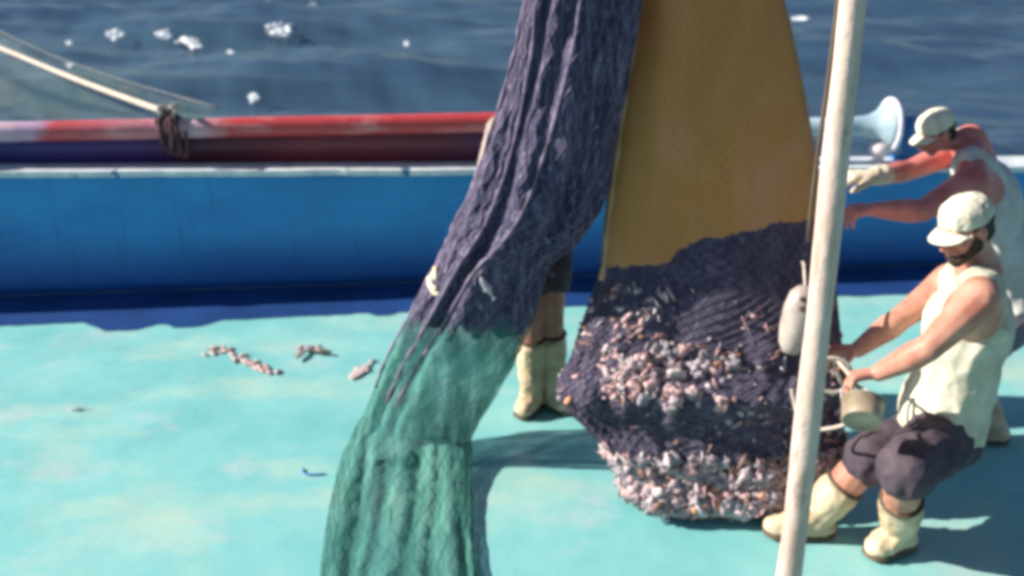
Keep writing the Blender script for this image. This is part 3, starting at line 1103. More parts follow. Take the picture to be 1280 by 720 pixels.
# ------------------------------------------------------------------ rope and net on the left
def outboard():
    a = bpt(hit(208, 152).x, -0.03, RCZ + CR + 0.03)
    far = at(-120, 12, 9.5)
    mid = at(100, 101, 7.6)
    bm = bmesh.new()
    pts = smooth_path([a + V((0.05, 0, 0.0)), a + (at(0, 60, 8.5) - a) * 0.08 + V((0, 0, 0.004)), a + (at(0, 60, 8.5) - a) * 0.5 + V((0, 0, -0.01)), at(0, 60, 8.5), a + (at(0, 60, 8.5) - a) * 2.2], 14)
    add_tube(bm, pts, 0.020, 8)
    # overhand knot at the roller
    kp = [a + V((random.uniform(-.05, .07), random.uniform(-.05, .05), random.uniform(-0.02, .05))) for _ in range(10)]
    add_tube(bm, smooth_path(kp, 5), 0.015, 7)
    o = from_bm('rope', bm, M_rope, None, a)
    tag(o, 'pale taut rope rising from the roller to the left over the sea', 'rope')
    # thin webbing hung below it
    m, t, b = new_mat('thin_brown_webbing')
    tc = t.nodes.new('ShaderNodeTexCoord').outputs['Object']
    c = ramp(t, nz(t, tc, 0.9, 5), [(0.35, (0.03, 0.11, 0.09)), (0.5, (0.08, 0.12, 0.10)), (0.68, (0.14, 0.12, 0.10))])
    t.links.new(c, b.inputs['Base Color'])
    b.inputs['Roughness'].default_value = 0.8
    tr = t.nodes.new('ShaderNodeBsdfTransparent')
    ms = N(t, 'ShaderNodeMixShader')
    t.links.new(ramp(t, nz(t, mapping(t, tc, (2, 2, 5)), 2.5, 6, 0.7), [(0.3, 0.12), (0.7, 0.42)]), ms.inputs[0])
    t.links.new(tr.outputs[0], ms.inputs[1]); t.links.new(b.outputs[0], ms.inputs[2])
    t.links.new(ms.outputs[0], t.nodes['Material Output'].inputs[0])
    root = empty('thin_net', bpt(hit(268, 150).x, -0.05, RCZ + CR), 'sheer brown green net stretched beside the pale rope above the sea at the left', 'net')
    T0, T1 = bpt(hit(268, 150).x, -0.18, RCZ + CR + 0.02), at(-130, -42, 10.5)
    B0, B1 = bpt(hit(262, 150).x, -0.16, RCZ - 0.05), at(-130, 230, 10.5)
    bm = bmesh.new()
    nu, nv = 60, 30
    g = []
    for i in range(nu + 1):
        u = i / nu
        top = T0.lerp(T1, u) + V((0, 0, -0.18 * math.sin(math.pi * u)))
        bot = B0.lerp(B1, u)
        g.append([bm.verts.new(top.lerp(bot, j / nv) + V((0, 0.10 * math.sin(j * 0.7 + i * 0.2) * u, 0.03 * fn(i * .2, j * .2)))) for j in range(nv + 1)])
    for i in range(nu):
        for j in range(nv):
            bm.faces.new((g[i][j], g[i + 1][j], g[i + 1][j + 1], g[i][j + 1]))
    bmesh.ops.solidify(bm, geom=bm.faces[:], thickness=0.004)
    from_bm('webbing', bm, m, root)
    bm = bmesh.new()
    pts = [T0.lerp(T1, i / 30) + V((0, 0, -0.18 * math.sin(math.pi * i / 30) + 0.012)) for i in range(31)]
    add_tube(bm, pts, 0.006, 6)
    from_bm('head_rope', bm, simple('dull_rope', (0.10, 0.12, 0.12), (0.20, 0.21, 0.20), 20, 0.9), root)


outboard()

# ------------------------------------------------------------------ bodies
RS = [1.0]         # scale of the radii of whatever is being built


def sph(c, r, rot=None, n=10):
    """points of an ellipsoid"""
    if isinstance(r, (int, float)): r = (r, r, r)
    r = [q * RS[0] for q in r]
    out = []
    for i in range(n + 1):
        a = math.pi * i / n
        for k in range(12 if 0 < i < n else 1):
            b = 2 * math.pi * k / 12
            v = V((r[0] * math.sin(a) * math.cos(b), r[1] * math.sin(a) * math.sin(b), r[2] * math.cos(a)))
            if rot is not None: v = rot @ v
            out.append(V(c) + v)
    return out


def hull(bm, *groups):
    vs = [bm.verts.new(p) for g in groups for p in g]
    r = bmesh.ops.convex_hull(bm, input=vs)
    junk = [e for e in r['geom_interior'] if isinstance(e, bmesh.types.BMVert)]
    junk += [e for e in r['geom_unused'] if isinstance(e, bmesh.types.BMVert)]
    bmesh.ops.delete(bm, geom=list(set(junk)), context='VERTS')


def cap_(bm, a, ra, b, rb):
    hull(bm, sph(a, ra), sph(b, rb))


def remeshed(name, bm, mats, parent, loc, voxel=0.007, smooth=6, wrinkle=0.0, wscale=9.0, assign=None, stretch=(1, 1, 1)):
    me = bpy.data.meshes.new(name + '_src')
    bmesh.ops.recalc_face_normals(bm, faces=bm.faces)
    bm.to_mesh(me)
    bm.free()
    tmp = bpy.data.objects.new('tmp', me)
    COL.objects.link(tmp)
    r = tmp.modifiers.new('r', 'REMESH')
    r.mode = 'VOXEL'
    r.voxel_size = voxel
    s = tmp.modifiers.new('s', 'SMOOTH')
    s.iterations = smooth
    s.factor = 0.5
    dg = bpy.context.evaluated_depsgraph_get()
    dg.update()
    out = bpy.data.meshes.new_from_object(tmp.evaluated_get(dg))
    bpy.data.objects.remove(tmp)
    bpy.data.meshes.remove(me)
    out.name = name
    if wrinkle:
        nn = [v.normal.copy() for v in out.vertices]
        for v, q in zip(out.vertices, nn):
            c = V((v.co.x * stretch[0], v.co.y * stretch[1], v.co.z * stretch[2])) * wscale
            d = noise.noise(c) + 0.5 * noise.noise(c * 2.3)
            # creases rather than bumps
            v.co += q * wrinkle * (1 - 2.2 * abs(d))
    out.materials.clear()
    for m in (mats if isinstance(mats, (list, tuple)) else [mats]): out.materials.append(m)
    if assign:
        for p in out.polygons: p.material_index = assign(p.center)
    return link(name, out, mats, parent, loc)


def hand(bm, wr, d, n, side, curl=0.9, k=1.0, grow=1.0):
    """palm, four curled fingers and a thumb; d points along the fingers, n out of the palm"""
    d = V(d).normalized()
    n = (V(n) - d * V(n).dot(d)).normalized()
    l = d.cross(n).normalized() * side
    wr = V(wr)
    pal = [sph(wr + d * 0.01, (0.020 * grow)), sph(wr + d * 0.085 * k + l * 0.028, 0.0135 * grow), sph(wr + d * 0.082 * k - l * 0.030, 0.0135 * grow), sph(wr + d * 0.03 + l * 0.026, 0.015 * grow)]
    hull(bm, *pal)
    for i, (o, ln) in enumerate(((0.031, 0.072), (0.0105, 0.080), (-0.0105, 0.074), (-0.031, 0.058))):
        p = wr + d * (0.086 - 0.004 * abs(i - 1)) * k + l * o
        a = 0.25 * curl
        rr = (0.0098, 0.0092, 0.0084, 0.0076)
        for j, f in enumerate((0.45, 0.32, 0.23)):
            a += (0.55 + 0.06 * i) * curl
            dd = d * math.cos(a) + n * math.sin(a) + l * (0.06 * (1.5 - i))
            q = p + dd.normalized() * ln * k * f * 1.15
            cap_(bm, p, rr[j] * grow, q, rr[j + 1] * grow)
            p = q
    p = wr + d * 0.022 * k + l * 0.030
    a1 = (d * 0.62 + l * 0.72 + n * 0.35).normalized()
    q = p + a1 * 0.042 * k
    cap_(bm, p, 0.0135 * grow, q, 0.0108 * grow)
    a2 = (d * 0.85 + l * 0.12 + n * 0.65 * curl).normalized()
    q2 = q + a2 * 0.032 * k
    cap_(bm, q, 0.0108 * grow, q2, 0.0098 * grow)
    q3 = q2 + (d * 0.7 + n * 0.8 * curl - l * 0.2).normalized() * 0.026 * k
    cap_(bm, q2, 0.0098 * grow, q3, 0.0082 * grow)


def frame(fwd, up):
    f = V(fwd).normalized()
    u = (V(up) - f * V(up).dot(f)).normalized()
    s = f.cross(u).normalized()
    return Matrix((s, f, u)).transposed()        # local x right, y forward, z up


def build_person(J, face, headup, label, skin, shirt, shorts, capm, boots=True, gloves=(), hands=None, gscale=1.0, beard=True, hem=0.06, hatless=False, shortlen=0.62, bulk=1.0, hs=1.0, bt=0.36, sleeves=False):
    J = {k: V(v) for k, v in J.items()}
    RS[0] = bulk
    base = V(((J['an_l'].x + J['an_r'].x) / 2, (J['an_l'].y + J['an_r'].y) / 2, 0))
    up = (J['neck'] - J['pelvis']).normalized()
    wid = (J['sh_r'] - J['sh_l']); wid = (wid - up * wid.dot(up)).normalized()
    dep = wid.cross(up)
    Rt = Matrix((wid, dep, up)).transposed()
    hipw = (J['hip_r'] - J['hip_l']).normalized()
    L = (J['neck'] - J['pelvis']).length
    chest = J['pelvis'].lerp(J['neck'], 0.68)
    waist = J['pelvis'].lerp(J['neck'], 0.30)
    shm = (J['sh_l'] + J['sh_r']) / 2
    bm = bmesh.new()
    hull(bm, sph(chest, (0.150, 0.105, 0.15), Rt), sph(waist, (0.128, 0.095, 0.09), Rt))
    hull(bm, sph(waist, (0.128, 0.098, 0.08), Rt), sph(J['pelvis'], (0.152, 0.108, 0.10), Rt))
    cap_(bm, chest + up * 0.06, 0.09, J['neck'], 0.062)
    for s in ('l', 'r'):
        sh, el, wr = J['sh_' + s], J['el_' + s], J['wr_' + s]
        cap_(bm, J['neck'] - up * 0.01, 0.05, sh, 0.056)
        cap_(bm, chest.lerp(sh, 0.45) , 0.088, sh, 0.060)
        cap_(bm, sh, 0.060, sh.lerp(el, 0.45), 0.049)
        cap_(bm, sh.lerp(el, 0.45), 0.049, el, 0.038)
        m = el.lerp(wr, 0.28)
        cap_(bm, el, 0.038, m, 0.042)
        cap_(bm, m, 0.042, wr, 0.026)
        hd = hands[s]
        RS[0] = 1.04
        hand(bm, wr, hd[0], hd[1], hd[2], hd[3])
        RS[0] = bulk
        hp, kn, an = J['hip_' + s], J['kn_' + s], J['an_' + s]
        cap_(bm, hp, 0.088, hp.lerp(kn, 0.5), 0.075)
        cap_(bm, hp.lerp(kn, 0.5), 0.075, kn, 0.056)
        m = kn.lerp(an, 0.3)
        cap_(bm, kn, 0.056, m, 0.058)
        cap_(bm, m, 0.058, an, 0.037)
        toe = J['toe_' + s]
        hull(bm, sph(an - V((0, 0, 0.03)), 0.042), sph(toe, (0.04, 0.04, 0.028)))
    # head
    Hc = J['head']
    Fm = frame(face, headup)
    P = lambda x, y, z: Hc + Fm @ V((x, y, z)) * hs
    RS[0] = hs
    hull(bm, sph(P(0, -0.012, 0.025), (0.077, 0.095, 0.085), Fm), sph(P(0, 0.012, -0.04), (0.060, 0.066, 0.05), Fm))
    hull(bm, sph(P(0, 0.03, -0.05), (0.052, 0.05, 0.035), Fm), sph(P(0, 0.055, -0.085), (0.026, 0.022, 0.02), Fm))
    cap_(bm, J['neck'] + up * 0.005, 0.060, P(0, -0.025, -0.055), 0.056)
    cap_(bm, P(0, 0.088, 0.012), 0.009, P(0, 0.112, -0.022), 0.015)                       # nose
    hull(bm, sph(P(-0.016, 0.096, -0.026), 0.009), sph(P(0.016, 0.096, -0.026), 0.009))   # nostrils
    hull(bm, sph(P(-0.042, 0.072, 0.026), 0.012), sph(P(0.042, 0.072, 0.026), 0.012), sph(P(0, 0.084, 0.026), 0.011))   # brow
    hull(bm, sph(P(-0.022, 0.080, -0.054), 0.009), sph(P(0.022, 0.080, -0.054), 0.009), sph(P(0, 0.090, -0.052), 0.010))  # lips
    for sx in (-1, 1):
        hull(bm, sph(P(sx * 0.040, 0.066, -0.016), (0.022, 0.018, 0.016), Fm))             # cheekbones
        hull(bm, sph(P(sx * 0.079, -0.008, 0.004), (0.011, 0.020, 0.031), Fm))             # ears
        hull(bm, sph(P(sx * 0.031, 0.074, 0.006), (0.012, 0.010, 0.010), Fm))              # eyeballs

    eyes = [P(-0.031, 0.084, 0.006), P(0.031, 0.084, 0.006)]
    mouth = P(0, 0.098, -0.054)

    def assign(c):
        for e in eyes:
            if (c - e).length < 0.0115: return 1
        if (c - mouth).length < 0.022 and abs((Fm.transposed() @ (c - mouth)).z) < 0.008: return 2
        return 0
    body = remeshed('person', bm, [skin, M_eye, M_lip], None, base, 0.0062, 4, assign=assign)
    tag(body, label, 'person')
    # hair
    bm = bmesh.new()
    hull(bm, sph(P(0, -0.024, 0.030), (0.083, 0.092, 0.084), Fm))
    hull(bm, sph(P(0, -0.055, -0.02), (0.066, 0.052, 0.055), Fm))
    remeshed('hair', bm, M_hair, body, base, 0.006, 3, 0.003, 60)
    if beard:
        bm = bmesh.new()
        hull(bm, sph(P(0, 0.045, -0.078), (0.050, 0.052, 0.030), Fm), sph(P(0, 0.066, -0.098), (0.026, 0.024, 0.024), Fm))
        hull(bm, sph(P(-0.066, 0.012, -0.035), (0.010, 0.022, 0.030), Fm), sph(P(-0.042, 0.045, -0.075), 0.014))
        hull(bm, sph(P(0.066, 0.012, -0.035), (0.010, 0.022, 0.030), Fm), sph(P(0.042, 0.045, -0.075), 0.014))
        remeshed('beard', bm, M_hair, body, base, 0.005, 2, 0.003, 70)
    # cap
    if not hatless:
        bm = bmesh.new()
        hull(bm, sph(P(0, -0.014, 0.072), (0.088, 0.104, 0.064), Fm), sph(P(0, -0.014, 0.045), (0.090, 0.106, 0.018), Fm))
        c = remeshed('cap', bm, capm, body, base, 0.005, 4, 0.002, 30)
        bm = bmesh.new()
        rows = []
        for i in range(13):
            a = math.pi * i / 12
            ring = []
            for j in range(6):
                r = j / 5
                x = 0.084 * math.cos(a) * (1 - 0.04 * r)
                y = 0.045 + (0.03 + 0.075 * r) * math.sin(a) ** 0.8
                z = 0.040 - 0.020 * r * math.sin(a) - 0.020 * math.cos(a) ** 2
                ring.append(bm.verts.new(P(x, y, z)))
            rows.append(ring)
        for a, b in zip(rows, rows[1:]):
            for j in range(5): bm.faces.new((a[j], a[j + 1], b[j + 1], b[j]))
        bmesh.ops.remove_doubles(bm, verts=bm.verts, dist=0.0005)
        bmesh.ops.solidify(bm, geom=bm.faces[:], thickness=0.004)
        from_bm('visor', bm, capm, c)
        bm = bmesh.new()
        add_lathe(bm, P(0, -0.014, 0.134), Fm @ V((0, 0, 1)), [(0, 0.008), (0.004, 0.007), (0.006, 0.003)], 10)
        from_bm('cap_button', bm, capm, c)
    # shirt without sleeves
    RS[0] = bulk
    bm = bmesh.new()
    k = 1.09
    hull(bm, sph(chest - up * 0.01, (0.150 * k, 0.105 * k + 0.008, 0.15), Rt), sph(waist, (0.128 * k + 0.01, 0.095 * k + 0.012, 0.09), Rt))
    hull(bm, sph(waist, (0.128 * k + 0.012, 0.098 * k + 0.012, 0.08), Rt), sph(J['pelvis'] + up * 0.06 - dep * 0.01, (0.152 * k + 0.01, 0.108 * k + 0.016, 0.04 + hem), Rt))
    for s in ('l', 'r'):
        m = J['neck'].lerp(J['sh_' + s], 0.58)
        cap_(bm, chest.lerp(m, 0.5) , 0.085, m, 0.060)
        # ragged flaps of the hem
        for i in range(4):
            q = J['pelvis'] - up * (hem + random.uniform(-0.01, 0.05)) + wid * random.uniform(-.12, .12) - dep * random.uniform(0.05, .12)
            cap_(bm, J['pelvis'] + up * 0.06 - dep * 0.02, 0.09, q, 0.035)
    remeshed('shirt', bm, shirt, body, base, 0.008, 5, 0.015, 8, stretch=(1, 1, 0.6))
    if sleeves:
        for s in ('l', 'r'):
            bm = bmesh.new()
            sh, el, wr = J['sh_' + s], J['el_' + s], J['wr_' + s]
            cap_(bm, sh, 0.068, el, 0.050)
            cap_(bm, el, 0.050, el.lerp(wr, 0.8), 0.040)
            remeshed('sleeve', bm, M_sleeve, body, base, 0.007, 5, 0.005, 12)
    # shorts
    bm = bmesh.new()
    hull(bm, sph(J['pelvis'] + up * 0.035, (0.155, 0.115, 0.06), Rt), sph(J['pelvis'] - up * 0.02, (0.165, 0.125, 0.10), Rt))
    for s in ('l', 'r'):
        hp, kn = J['hip_' + s], J['kn_' + s]
        q = hp.lerp(kn, shortlen)
        cap_(bm, hp, 0.102, q, 0.086)
        dd = (kn - hp).normalized()
        cap_(bm, q, 0.086, q + dd * 0.03, 0.084)
    remeshed('shorts', bm, shorts, body, base, 0.008, 5, 0.009, 9)
    RS[0] = 1.0 + (bulk - 1) * 0.6
    if boots:
        for s in ('l', 'r'):
            kn, an, toe = J['kn_' + s], J['an_' + s], J['toe_' + s]
            bm = bmesh.new()
            topb = kn.lerp(an, bt)
            cap_(bm, topb, 0.070, kn.lerp(an, 0.70), 0.066)
            cap_(bm, kn.lerp(an, 0.70), 0.066, an, 0.054)
            fw = (toe - an); fw.z = 0; fw.normalize()
            heel = an - fw * 0.035
            hull(bm, sph((an.x, an.y, an.z - 0.01), 0.052), sph((heel.x, heel.y, 0.05), (0.045, 0.045, 0.036)), sph((toe.x, toe.y, 0.045), (0.048, 0.048, 0.030)))
            hull(bm, sph(an, 0.05), sph((toe.x - fw.x * 0.05, toe.y - fw.y * 0.05, 0.06), 0.042))
            b = remeshed('boot', bm, M_boot, body, base, 0.007, 4, 0.006, 11)
            bm = bmesh.new()
            hull(bm, sph((heel.x, heel.y, 0.016), (0.050, 0.050, 0.012)), sph((toe.x, toe.y, 0.016), (0.053, 0.053, 0.012)))
            from_bm('sole', bm, M_sole, b, base)
            bm = bmesh.new()
            x, y, d = basis(kn - an)
            tp = topb + d * 0.045
            add_tube(bm, [tp + (x * math.cos(a) + y * math.sin(a)) * 0.064 * RS[0] for a in np.linspace(0, 2 * math.pi, 25)], 0.008, 7, False)
            from_bm('boot_rim', bm, M_sole, b, base)
    RS[0] = 1.0
    for s in gloves:
        bm = bmesh.new()
        hd = hands[s]
        wr, el = J['wr_' + s], J['el_' + s]
        hand(bm, wr, hd[0], hd[1], hd[2], hd[3], 1.02, 1.32)
        cap_(bm, wr, 0.034, wr.lerp(el, 0.32), 0.044)
        remeshed('glove', bm, M_glove, body, base, 0.006, 3, 0.003, 20)
    return body


# near man: squats back and hauls on the bag
nj = dict(pelvis=at(1178, 535, 3.38), neck=at(1226, 340, 3.36), head=at(1207, 288, 3.30),
          sh_l=at(1224, 374, 3.12), sh_r=at(1188, 352, 3.58),
          el_l=at(1160, 436, 3.06), wr_l=at(1098, 466, 3.16),
          el_r=at(1126, 398, 3.50), wr_r=at(1072, 437, 3.42),
          hip_l=at(1176, 548, 3.26), hip_r=at(1160, 542, 3.48),
          kn_l=at(1130, 590, 3.04), kn_r=at(1082, 578, 3.30),
          an_l=on(1124, 662, 0.09), an_r=on(1018, 645, 0.09),
          toe_l=on(1098, 684, 0.04) , toe_r=on(972, 658, 0.04))
for a, b in (('pelvis', 'neck'), ('neck', 'head'), ('sh_l', 'sh_r'), ('sh_l', 'el_l'), ('el_l', 'wr_l'), ('sh_r', 'el_r'), ('el_r', 'wr_r'), ('hip_l', 'kn_l'), ('kn_l', 'an_l'), ('hip_r', 'kn_r'), ('kn_r', 'an_r'), ('an_l', 'toe_l'), ('an_r', 'toe_r')):
    print('near', a, b, round((nj[a] - nj[b]).length, 3))
build_person(nj, (-0.80, -0.34, -0.32), (-0.30, -0.05, 1), 'nearer man in cream cap, ragged cream vest and dark shorts, squatting to haul the net',
             M_skin, M_shirt, M_shorts, M_capc,
             hands={'l': ((-0.9, 0.2, -0.25), (0.1, -0.2, -1), -1, 0.95), 'r': ((-0.95, 0.1, -0.1), (-0.1, 0.1, -1), 1, 0.95)}, hem=0.10, bulk=1.19, hs=0.92, bt=0.56, shortlen=0.86)

# far man: bends forward over the bag, both arms stretched out
fj = dict(pelvis=at(1266, 385, 4.30), neck=at(1212, 176, 4.24), head=at(1170, 168, 4.18),
          sh_l=at(1216, 226, 4.02), sh_r=at(1202, 186, 4.44),
          el_l=at(1152, 264, 3.86), wr_l=at(1094, 262, 3.78),
          el_r=at(1136, 213, 4.30), wr_r=at(1090, 221, 4.16),
          hip_l=at(1266, 398, 4.20), hip_r=at(1262, 392, 4.40),
          kn_l=at(1200, 455, 4.05), kn_r=at(1195, 445, 4.35),
          an_l=on(1240, 530, 0.09), an_r=on(1215, 505, 0.09),
          toe_l=on(1202, 540, 0.04), toe_r=on(1180, 514, 0.04))
for a, b in (('pelvis', 'neck'), ('neck', 'head'), ('sh_l', 'sh_r'), ('sh_l', 'el_l'), ('el_l', 'wr_l'), ('sh_r', 'el_r'), ('el_r', 'wr_r'), ('hip_l', 'kn_l'), ('kn_l', 'an_l'), ('hip_r', 'kn_r'), ('kn_r', 'an_r')):
    print('far', a, b, round((fj[a] - fj[b]).length, 3))
build_person(fj, (-0.86, -0.28, -0.42), (-0.45, -0.1, 1), 'farther sunburnt man in pale vest leaning forward, both arms stretched towards the net bag',
             M_redskin, M_white, M_gshorts, M_capc, gloves=('r',), beard=False,
             hands={'l': ((-1, -0.1, 0.0), (0, 0.2, -1), -1, 0.9), 'r': ((-1, -0.05, 0.05), (0, 0.1, -1), 1, 0.7)}, bulk=1.15, hs=0.78)

# third man, almost hidden behind the hanging net
tj = dict(pelvis=at(668, 285, 4.42), neck=at(668, 128, 4.40), head=at(690, 88, 4.36),
          sh_l=at(716, 152, 4.42), sh_r=at(628, 160, 4.36),
          el_l=at(735, 215, 4.28), wr_l=at(690, 250, 4.22),
          el_r=at(606, 230, 4.30), wr_r=at(556, 340, 3.96),
          hip_l=at(690, 295, 4.42), hip_r=at(650, 295, 4.42),
          kn_l=at(690, 392, 4.34), kn_r=at(664, 398, 4.30),
          an_l=on(690, 488, 0.09), an_r=on(665, 492, 0.09),
          toe_l=on(705, 506, 0.04), toe_r=on(655, 512, 0.04))
for a, b in (('pelvis', 'neck'), ('neck', 'head'), ('sh_l', 'sh_r'), ('sh_r', 'el_r'), ('el_r', 'wr_r'), ('hip_l', 'kn_l'), ('kn_l', 'an_l')):
    print('third', a, b, round((tj[a] - tj[b]).length, 3))
build_person(tj, (0.1, -0.95, -0.1), (0, 0, 1), 'man in cream boots hidden behind the hanging purple net',
             M_skin, M_shirt, M_shorts, M_capc, gloves=('r',), beard=False,
             hands={'l': ((-0.8, -0.4, -0.3), (0, -1, 0), -1, 0.8), 'r': ((-0.55, -0.78, -0.42), (0.85, -0.5, 0.1), 1, 0.75)}, shortlen=0.5, sleeves=True)

# ------------------------------------------------------------------ small things
def pail():
    c = at(1078, 512, 3.02)
    ax = V((0.25, 0.80, 0.50)).normalized()
    root = empty('tin_pail', c, 'small round olive tin pail hanging below the nearer man\'s hands', 'pail')
    bm = bmesh.new()
    o = c + ax * 0.0
    add_lathe(bm, o, ax, [(-0.040, 0.0), (-0.040, 0.056), (-0.048, 0.058), (-0.048, 0.064), (-0.04, 0.065), (0.03, 0.070), (0.03, 0.065), (-0.03, 0.058), (-0.035, 0.0)], 32)
    from_bm('bucket_body', bm, M_olive, root)
    bm = bmesh.new()
    x, y, d = basis(ax)
    m = o + ax * 0.03
    add_tube(bm, [m + (x * math.cos(a) + y * math.sin(a)) * 0.069 for a in np.linspace(0, 2 * math.pi, 33)], 0.004, 7, False)
    from_bm('rim', bm, M_olive, root)
    bm = bmesh.new()
    h = nj['wr_l'] + V((-0.08, 0.02, -0.05))
    add_tube(bm, smooth_path([m + x * 0.069, m.lerp(h, 0.6) + x * 0.045, h, m.lerp(h, 0.6) - x * 0.045, m - x * 0.069], 8), 0.0035, 6)
    from_bm('bail', bm, M_chrome, root)


pail()


def hauling_rope():
    bm = bmesh.new()
    a = BG.pt(-0.25, 0.66, 0.0)[0]
    w1, w2 = nj['wr_r'] + V((-0.09, 0, -0.03)), nj['wr_l'] + V((-0.08, 0.02, -0.035))
    pts = smooth_path([a, a.lerp(w1, 0.5) + V((0, -0.02, -0.02)), w1, w2, w2 + V((0.05, -0.03, -0.10)), w2 + V((-0.02, 0.02, -0.2)), w2 + V((-0.12, 0.1, -0.24)), w2 + V((-0.16, 0.16, -0.12))], 8)
    add_tube(bm, pts, 0.007, 8)
    for i in range(1):
        c = w1.lerp(w2, 0.5) + V((-0.03, 0, -0.03 - 0.012 * i))
        add_tube(bm, [c + V((math.cos(t) * (0.07 + 0.008 * i), 0.03 * math.sin(t), math.sin(t) * 0.055)) for t in np.linspace(0, 2 * math.pi, 26)], 0.008, 7, False)
    o = from_bm('hauling_rope', bm, M_rope, None, a)
    tag(o, 'pale rope looped between the nearer man\'s hands and the dark net bag', 'rope')


hauling_rope()


def float_():
    c = at(997, 402, 3.42)
    root = empty('net_float', c, 'oblong cream net float beside the dark bag, just left of the pole', 'float')
    bm = bmesh.new()
    ax = V((-0.12, 0.0, -1)).normalized()
    add_lathe(bm, c - ax * 0.14, ax, [(0, 0.008), (0.006, 0.03), (0.03, 0.05), (0.09, 0.062), (0.17, 0.06), (0.23, 0.05), (0.262, 0.032), (0.272, 0.008)], 28)
    o = from_bm('float_body', bm, M_float, root)
    bm = bmesh.new()
    for q in (at(1003, 374, 3.365), at(1002, 386, 3.36)):
        bmesh.ops.create_uvsphere(bm, u_segments=12, v_segments=8, radius=0.011, matrix=Matrix.Translation(q))
    from_bm('eyelet', bm, M_sole, root)
    bm = bmesh.new()
    t = c - ax * 0.13
    add_tube(bm, smooth_path([t, t + V((0.01, 0.08, 0.06)), t + V((0.04, 0.2, 0.03))], 6), 0.006, 6)
    from_bm('float_line', bm, M_rope, root)


float_()


def fish(name, p, d, up, ln, mat, label, cat='fish', flat=0.55):
    """small whole fish with tail and fins"""
    F = Matrix((V(d).normalized(), V(up).cross(V(d)).normalized(), V(up).normalized())).transposed()
    bm = bmesh.new()
    prof = [(-0.5, 0.004), (-0.46, 0.05), (-0.36, 0.105), (-0.15, 0.135), (0.08, 0.11), (0.28, 0.055), (0.38, 0.028), (0.42, 0.02)]
    rings = []
    for t, r in prof:
        rings.append([bm.verts.new(p + F @ (V((t, r * math.cos(a), flat * r * math.sin(a))) * ln)) for a in np.linspace(0, 2 * math.pi, 15)[:-1]])
    for a, b in zip(rings, rings[1:]):
        for k in range(14): bm.faces.new((a[k], a[(k + 1) % 14], b[(k + 1) % 14], b[k]))
    bm.faces.new(rings[0][::-1]); bm.faces.new(rings[-1])
    for poly in ([(0.40, 0.015), (0.56, 0.12), (0.50, 0.0), (0.56, -0.12), (0.40, -0.015)], [(-0.1, 0.12), (0.02, 0.20), (0.14, 0.09)], [(-0.05, -0.12), (0.06, -0.19), (0.12, -0.09)]):
        t = [bm.verts.new(p + F @ (V((x, y, 0.008)) * ln)) for x, y in poly]
        b = [bm.verts.new(p + F @ (V((x, y, -0.008)) * ln)) for x, y in poly]
        bm.faces.new(t); bm.faces.new(b[::-1])
        m = len(poly)
        for i in range(m): bm.faces.new((t[i], b[i], b[(i + 1) % m], t[(i + 1) % m]))
    o = from_bm(name, bm, mat, None, p)
    tag(o, label, cat)
    return o


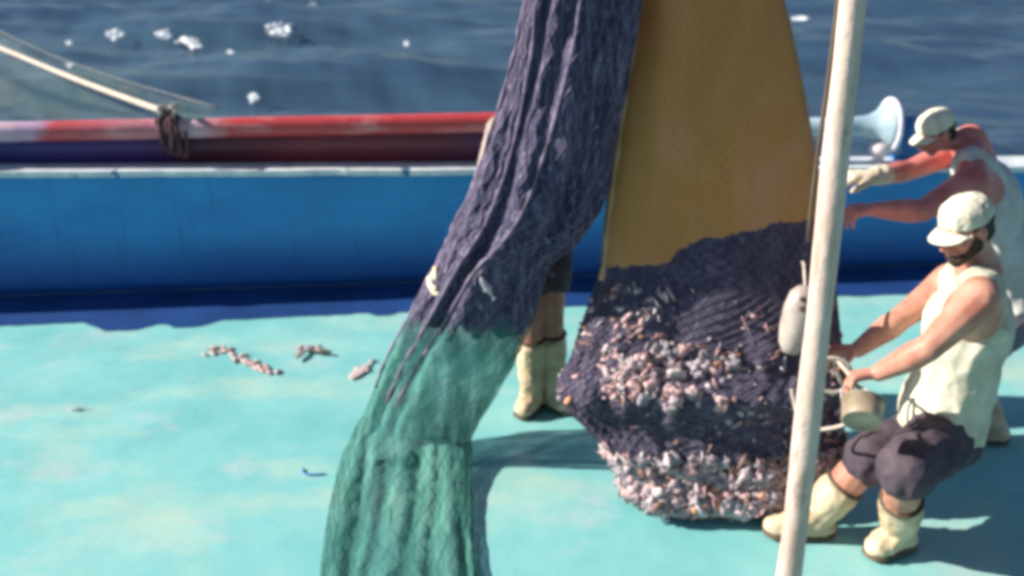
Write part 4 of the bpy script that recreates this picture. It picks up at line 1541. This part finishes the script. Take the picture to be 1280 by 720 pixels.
def small_bits():
    q, n = BL.pt(4.55, 0.43, 0.012)
    # silvery fish caught in the netting, found by its place on the bundle's front
    best = min(((BL.pt(th, s, 0.015), th, s) for th in np.linspace(3.5, 5.6, 40) for s in np.linspace(0.3, 0.6, 60)), key=lambda r: (r[0][0] - at(612, 362, r[0][0].y)).length)
    (q, n), _, _ = best
    fish('small_fish', q, (0.5, 0.0, -0.86), n, 0.11, simple('dull_fish', (0.30, 0.26, 0.32), (0.50, 0.46, 0.50), 25, 0.5), 'small silver fish stuck head up in the purple netting above the green')
    # pink remains strewn over the deck
    bm = bmesh.new()
    pts = [(258, 438), (275, 437), (290, 441), (300, 447), (312, 453), (322, 458), (333, 462), (345, 466)]
    for _ in range(60):
        i = random.uniform(0, len(pts) - 1.001)
        a, b = pts[int(i)], pts[int(i) + 1]
        u = i - int(i)
        p = on(a[0] + (b[0] - a[0]) * u + random.gauss(0, 4), a[1] + (b[1] - a[1]) * u + random.gauss(0, 2.6), 0.008)
        s = random.uniform(0.006, 0.014)
        r = bmesh.ops.create_icosphere(bm, subdivisions=2, radius=1, matrix=Matrix.Translation(p) @ Matrix.Rotation(random.uniform(0, 3), 4, 'Z') @ Matrix.Diagonal((s * 2.2, s, s * 0.6, 1)))
        for v in r['verts']: v.co += noise.noise_vector(v.co * 60) * s * 0.6
    o = from_bm('shrimp_scraps', bm, M_pink, None, on(300, 448, 0))
    tag(o, 'trail of pink shrimp scraps on the turquoise deck left of the green net', 'scraps', kind='stuff')
    # crab with a dark claw
    c = on(387, 436, 0.022)
    root = empty('crab', V((c.x, c.y, 0)), 'small pinkish crab with a dark claw on the deck left of the net', 'crab')
    bm = bmesh.new()
    hull(bm, sph(c, (0.035, 0.026, 0.016)), sph(c + V((0, 0.012, 0)), (0.028, 0.02, 0.014)))
    from_bm('shell', bm, CATCH[3], root)
    for sx in (-1, 1):
        for k in range(4):
            bm = bmesh.new()
            a = c + V((sx * 0.028, 0.016 - 0.012 * k, 0))
            add_tube(bm, [a, a + V((sx * 0.028, 0.012 - 0.01 * k, 0.012)), a + V((sx * 0.05, 0.02 - 0.018 * k, -0.020))], [0.005, 0.004, 0.002], 6)
            from_bm('leg', bm, CATCH[0], root)
        bm = bmesh.new()
        a = c + V((sx * 0.024, -0.022, 0))
        b = a + V((0.045 if sx > 0 else -0.012, -0.012 if sx > 0 else -0.05, 0))
        hull(bm, sph(a, 0.007), sph(b, 0.010))
        e = b + (b - a).normalized() * 0.055
        hull(bm, sph(b, 0.012), sph(b.lerp(e, 0.5) + V((0, 0.008, 0)), 0.010), sph(e, 0.004))
        from_bm('claw', bm, M_sole if sx > 0 else CATCH[0], root)
    # flat pale fish next to the net
    fish('flat_fish', on(452, 462, 0.010), (0.35, 0.9, 0), (0, 0, 1), 0.24, simple('pale_pink_fish', (0.48, 0.36, 0.36), (0.66, 0.54, 0.52), 16, 0.45), 'pale pink flat fish lying on deck against the left edge of the green net', flat=0.16)
    fish('small_fish', on(96, 510, 0.012), (1, 0.2, 0), (0, 0, 1), 0.08, M_fish, 'tiny silver fish alone on the turquoise deck at the far left')
    # bent wire hook
    h = on(392, 590, 0.006)
    bm = bmesh.new()
    add_tube(bm, smooth_path([h + V((-0.05, 0.03, 0)), h + V((-0.045, 0, 0)), h + V((-0.02, -0.02, 0)), h + V((0.03, -0.018, 0)), h + V((0.05, -0.01, 0))], 6), 0.004, 6)
    o = from_bm('wire_hook', bm, M_blue, None, h)
    tag(o, 'small bent wire hook on the deck just left of the green net', 'hook')


small_bits()
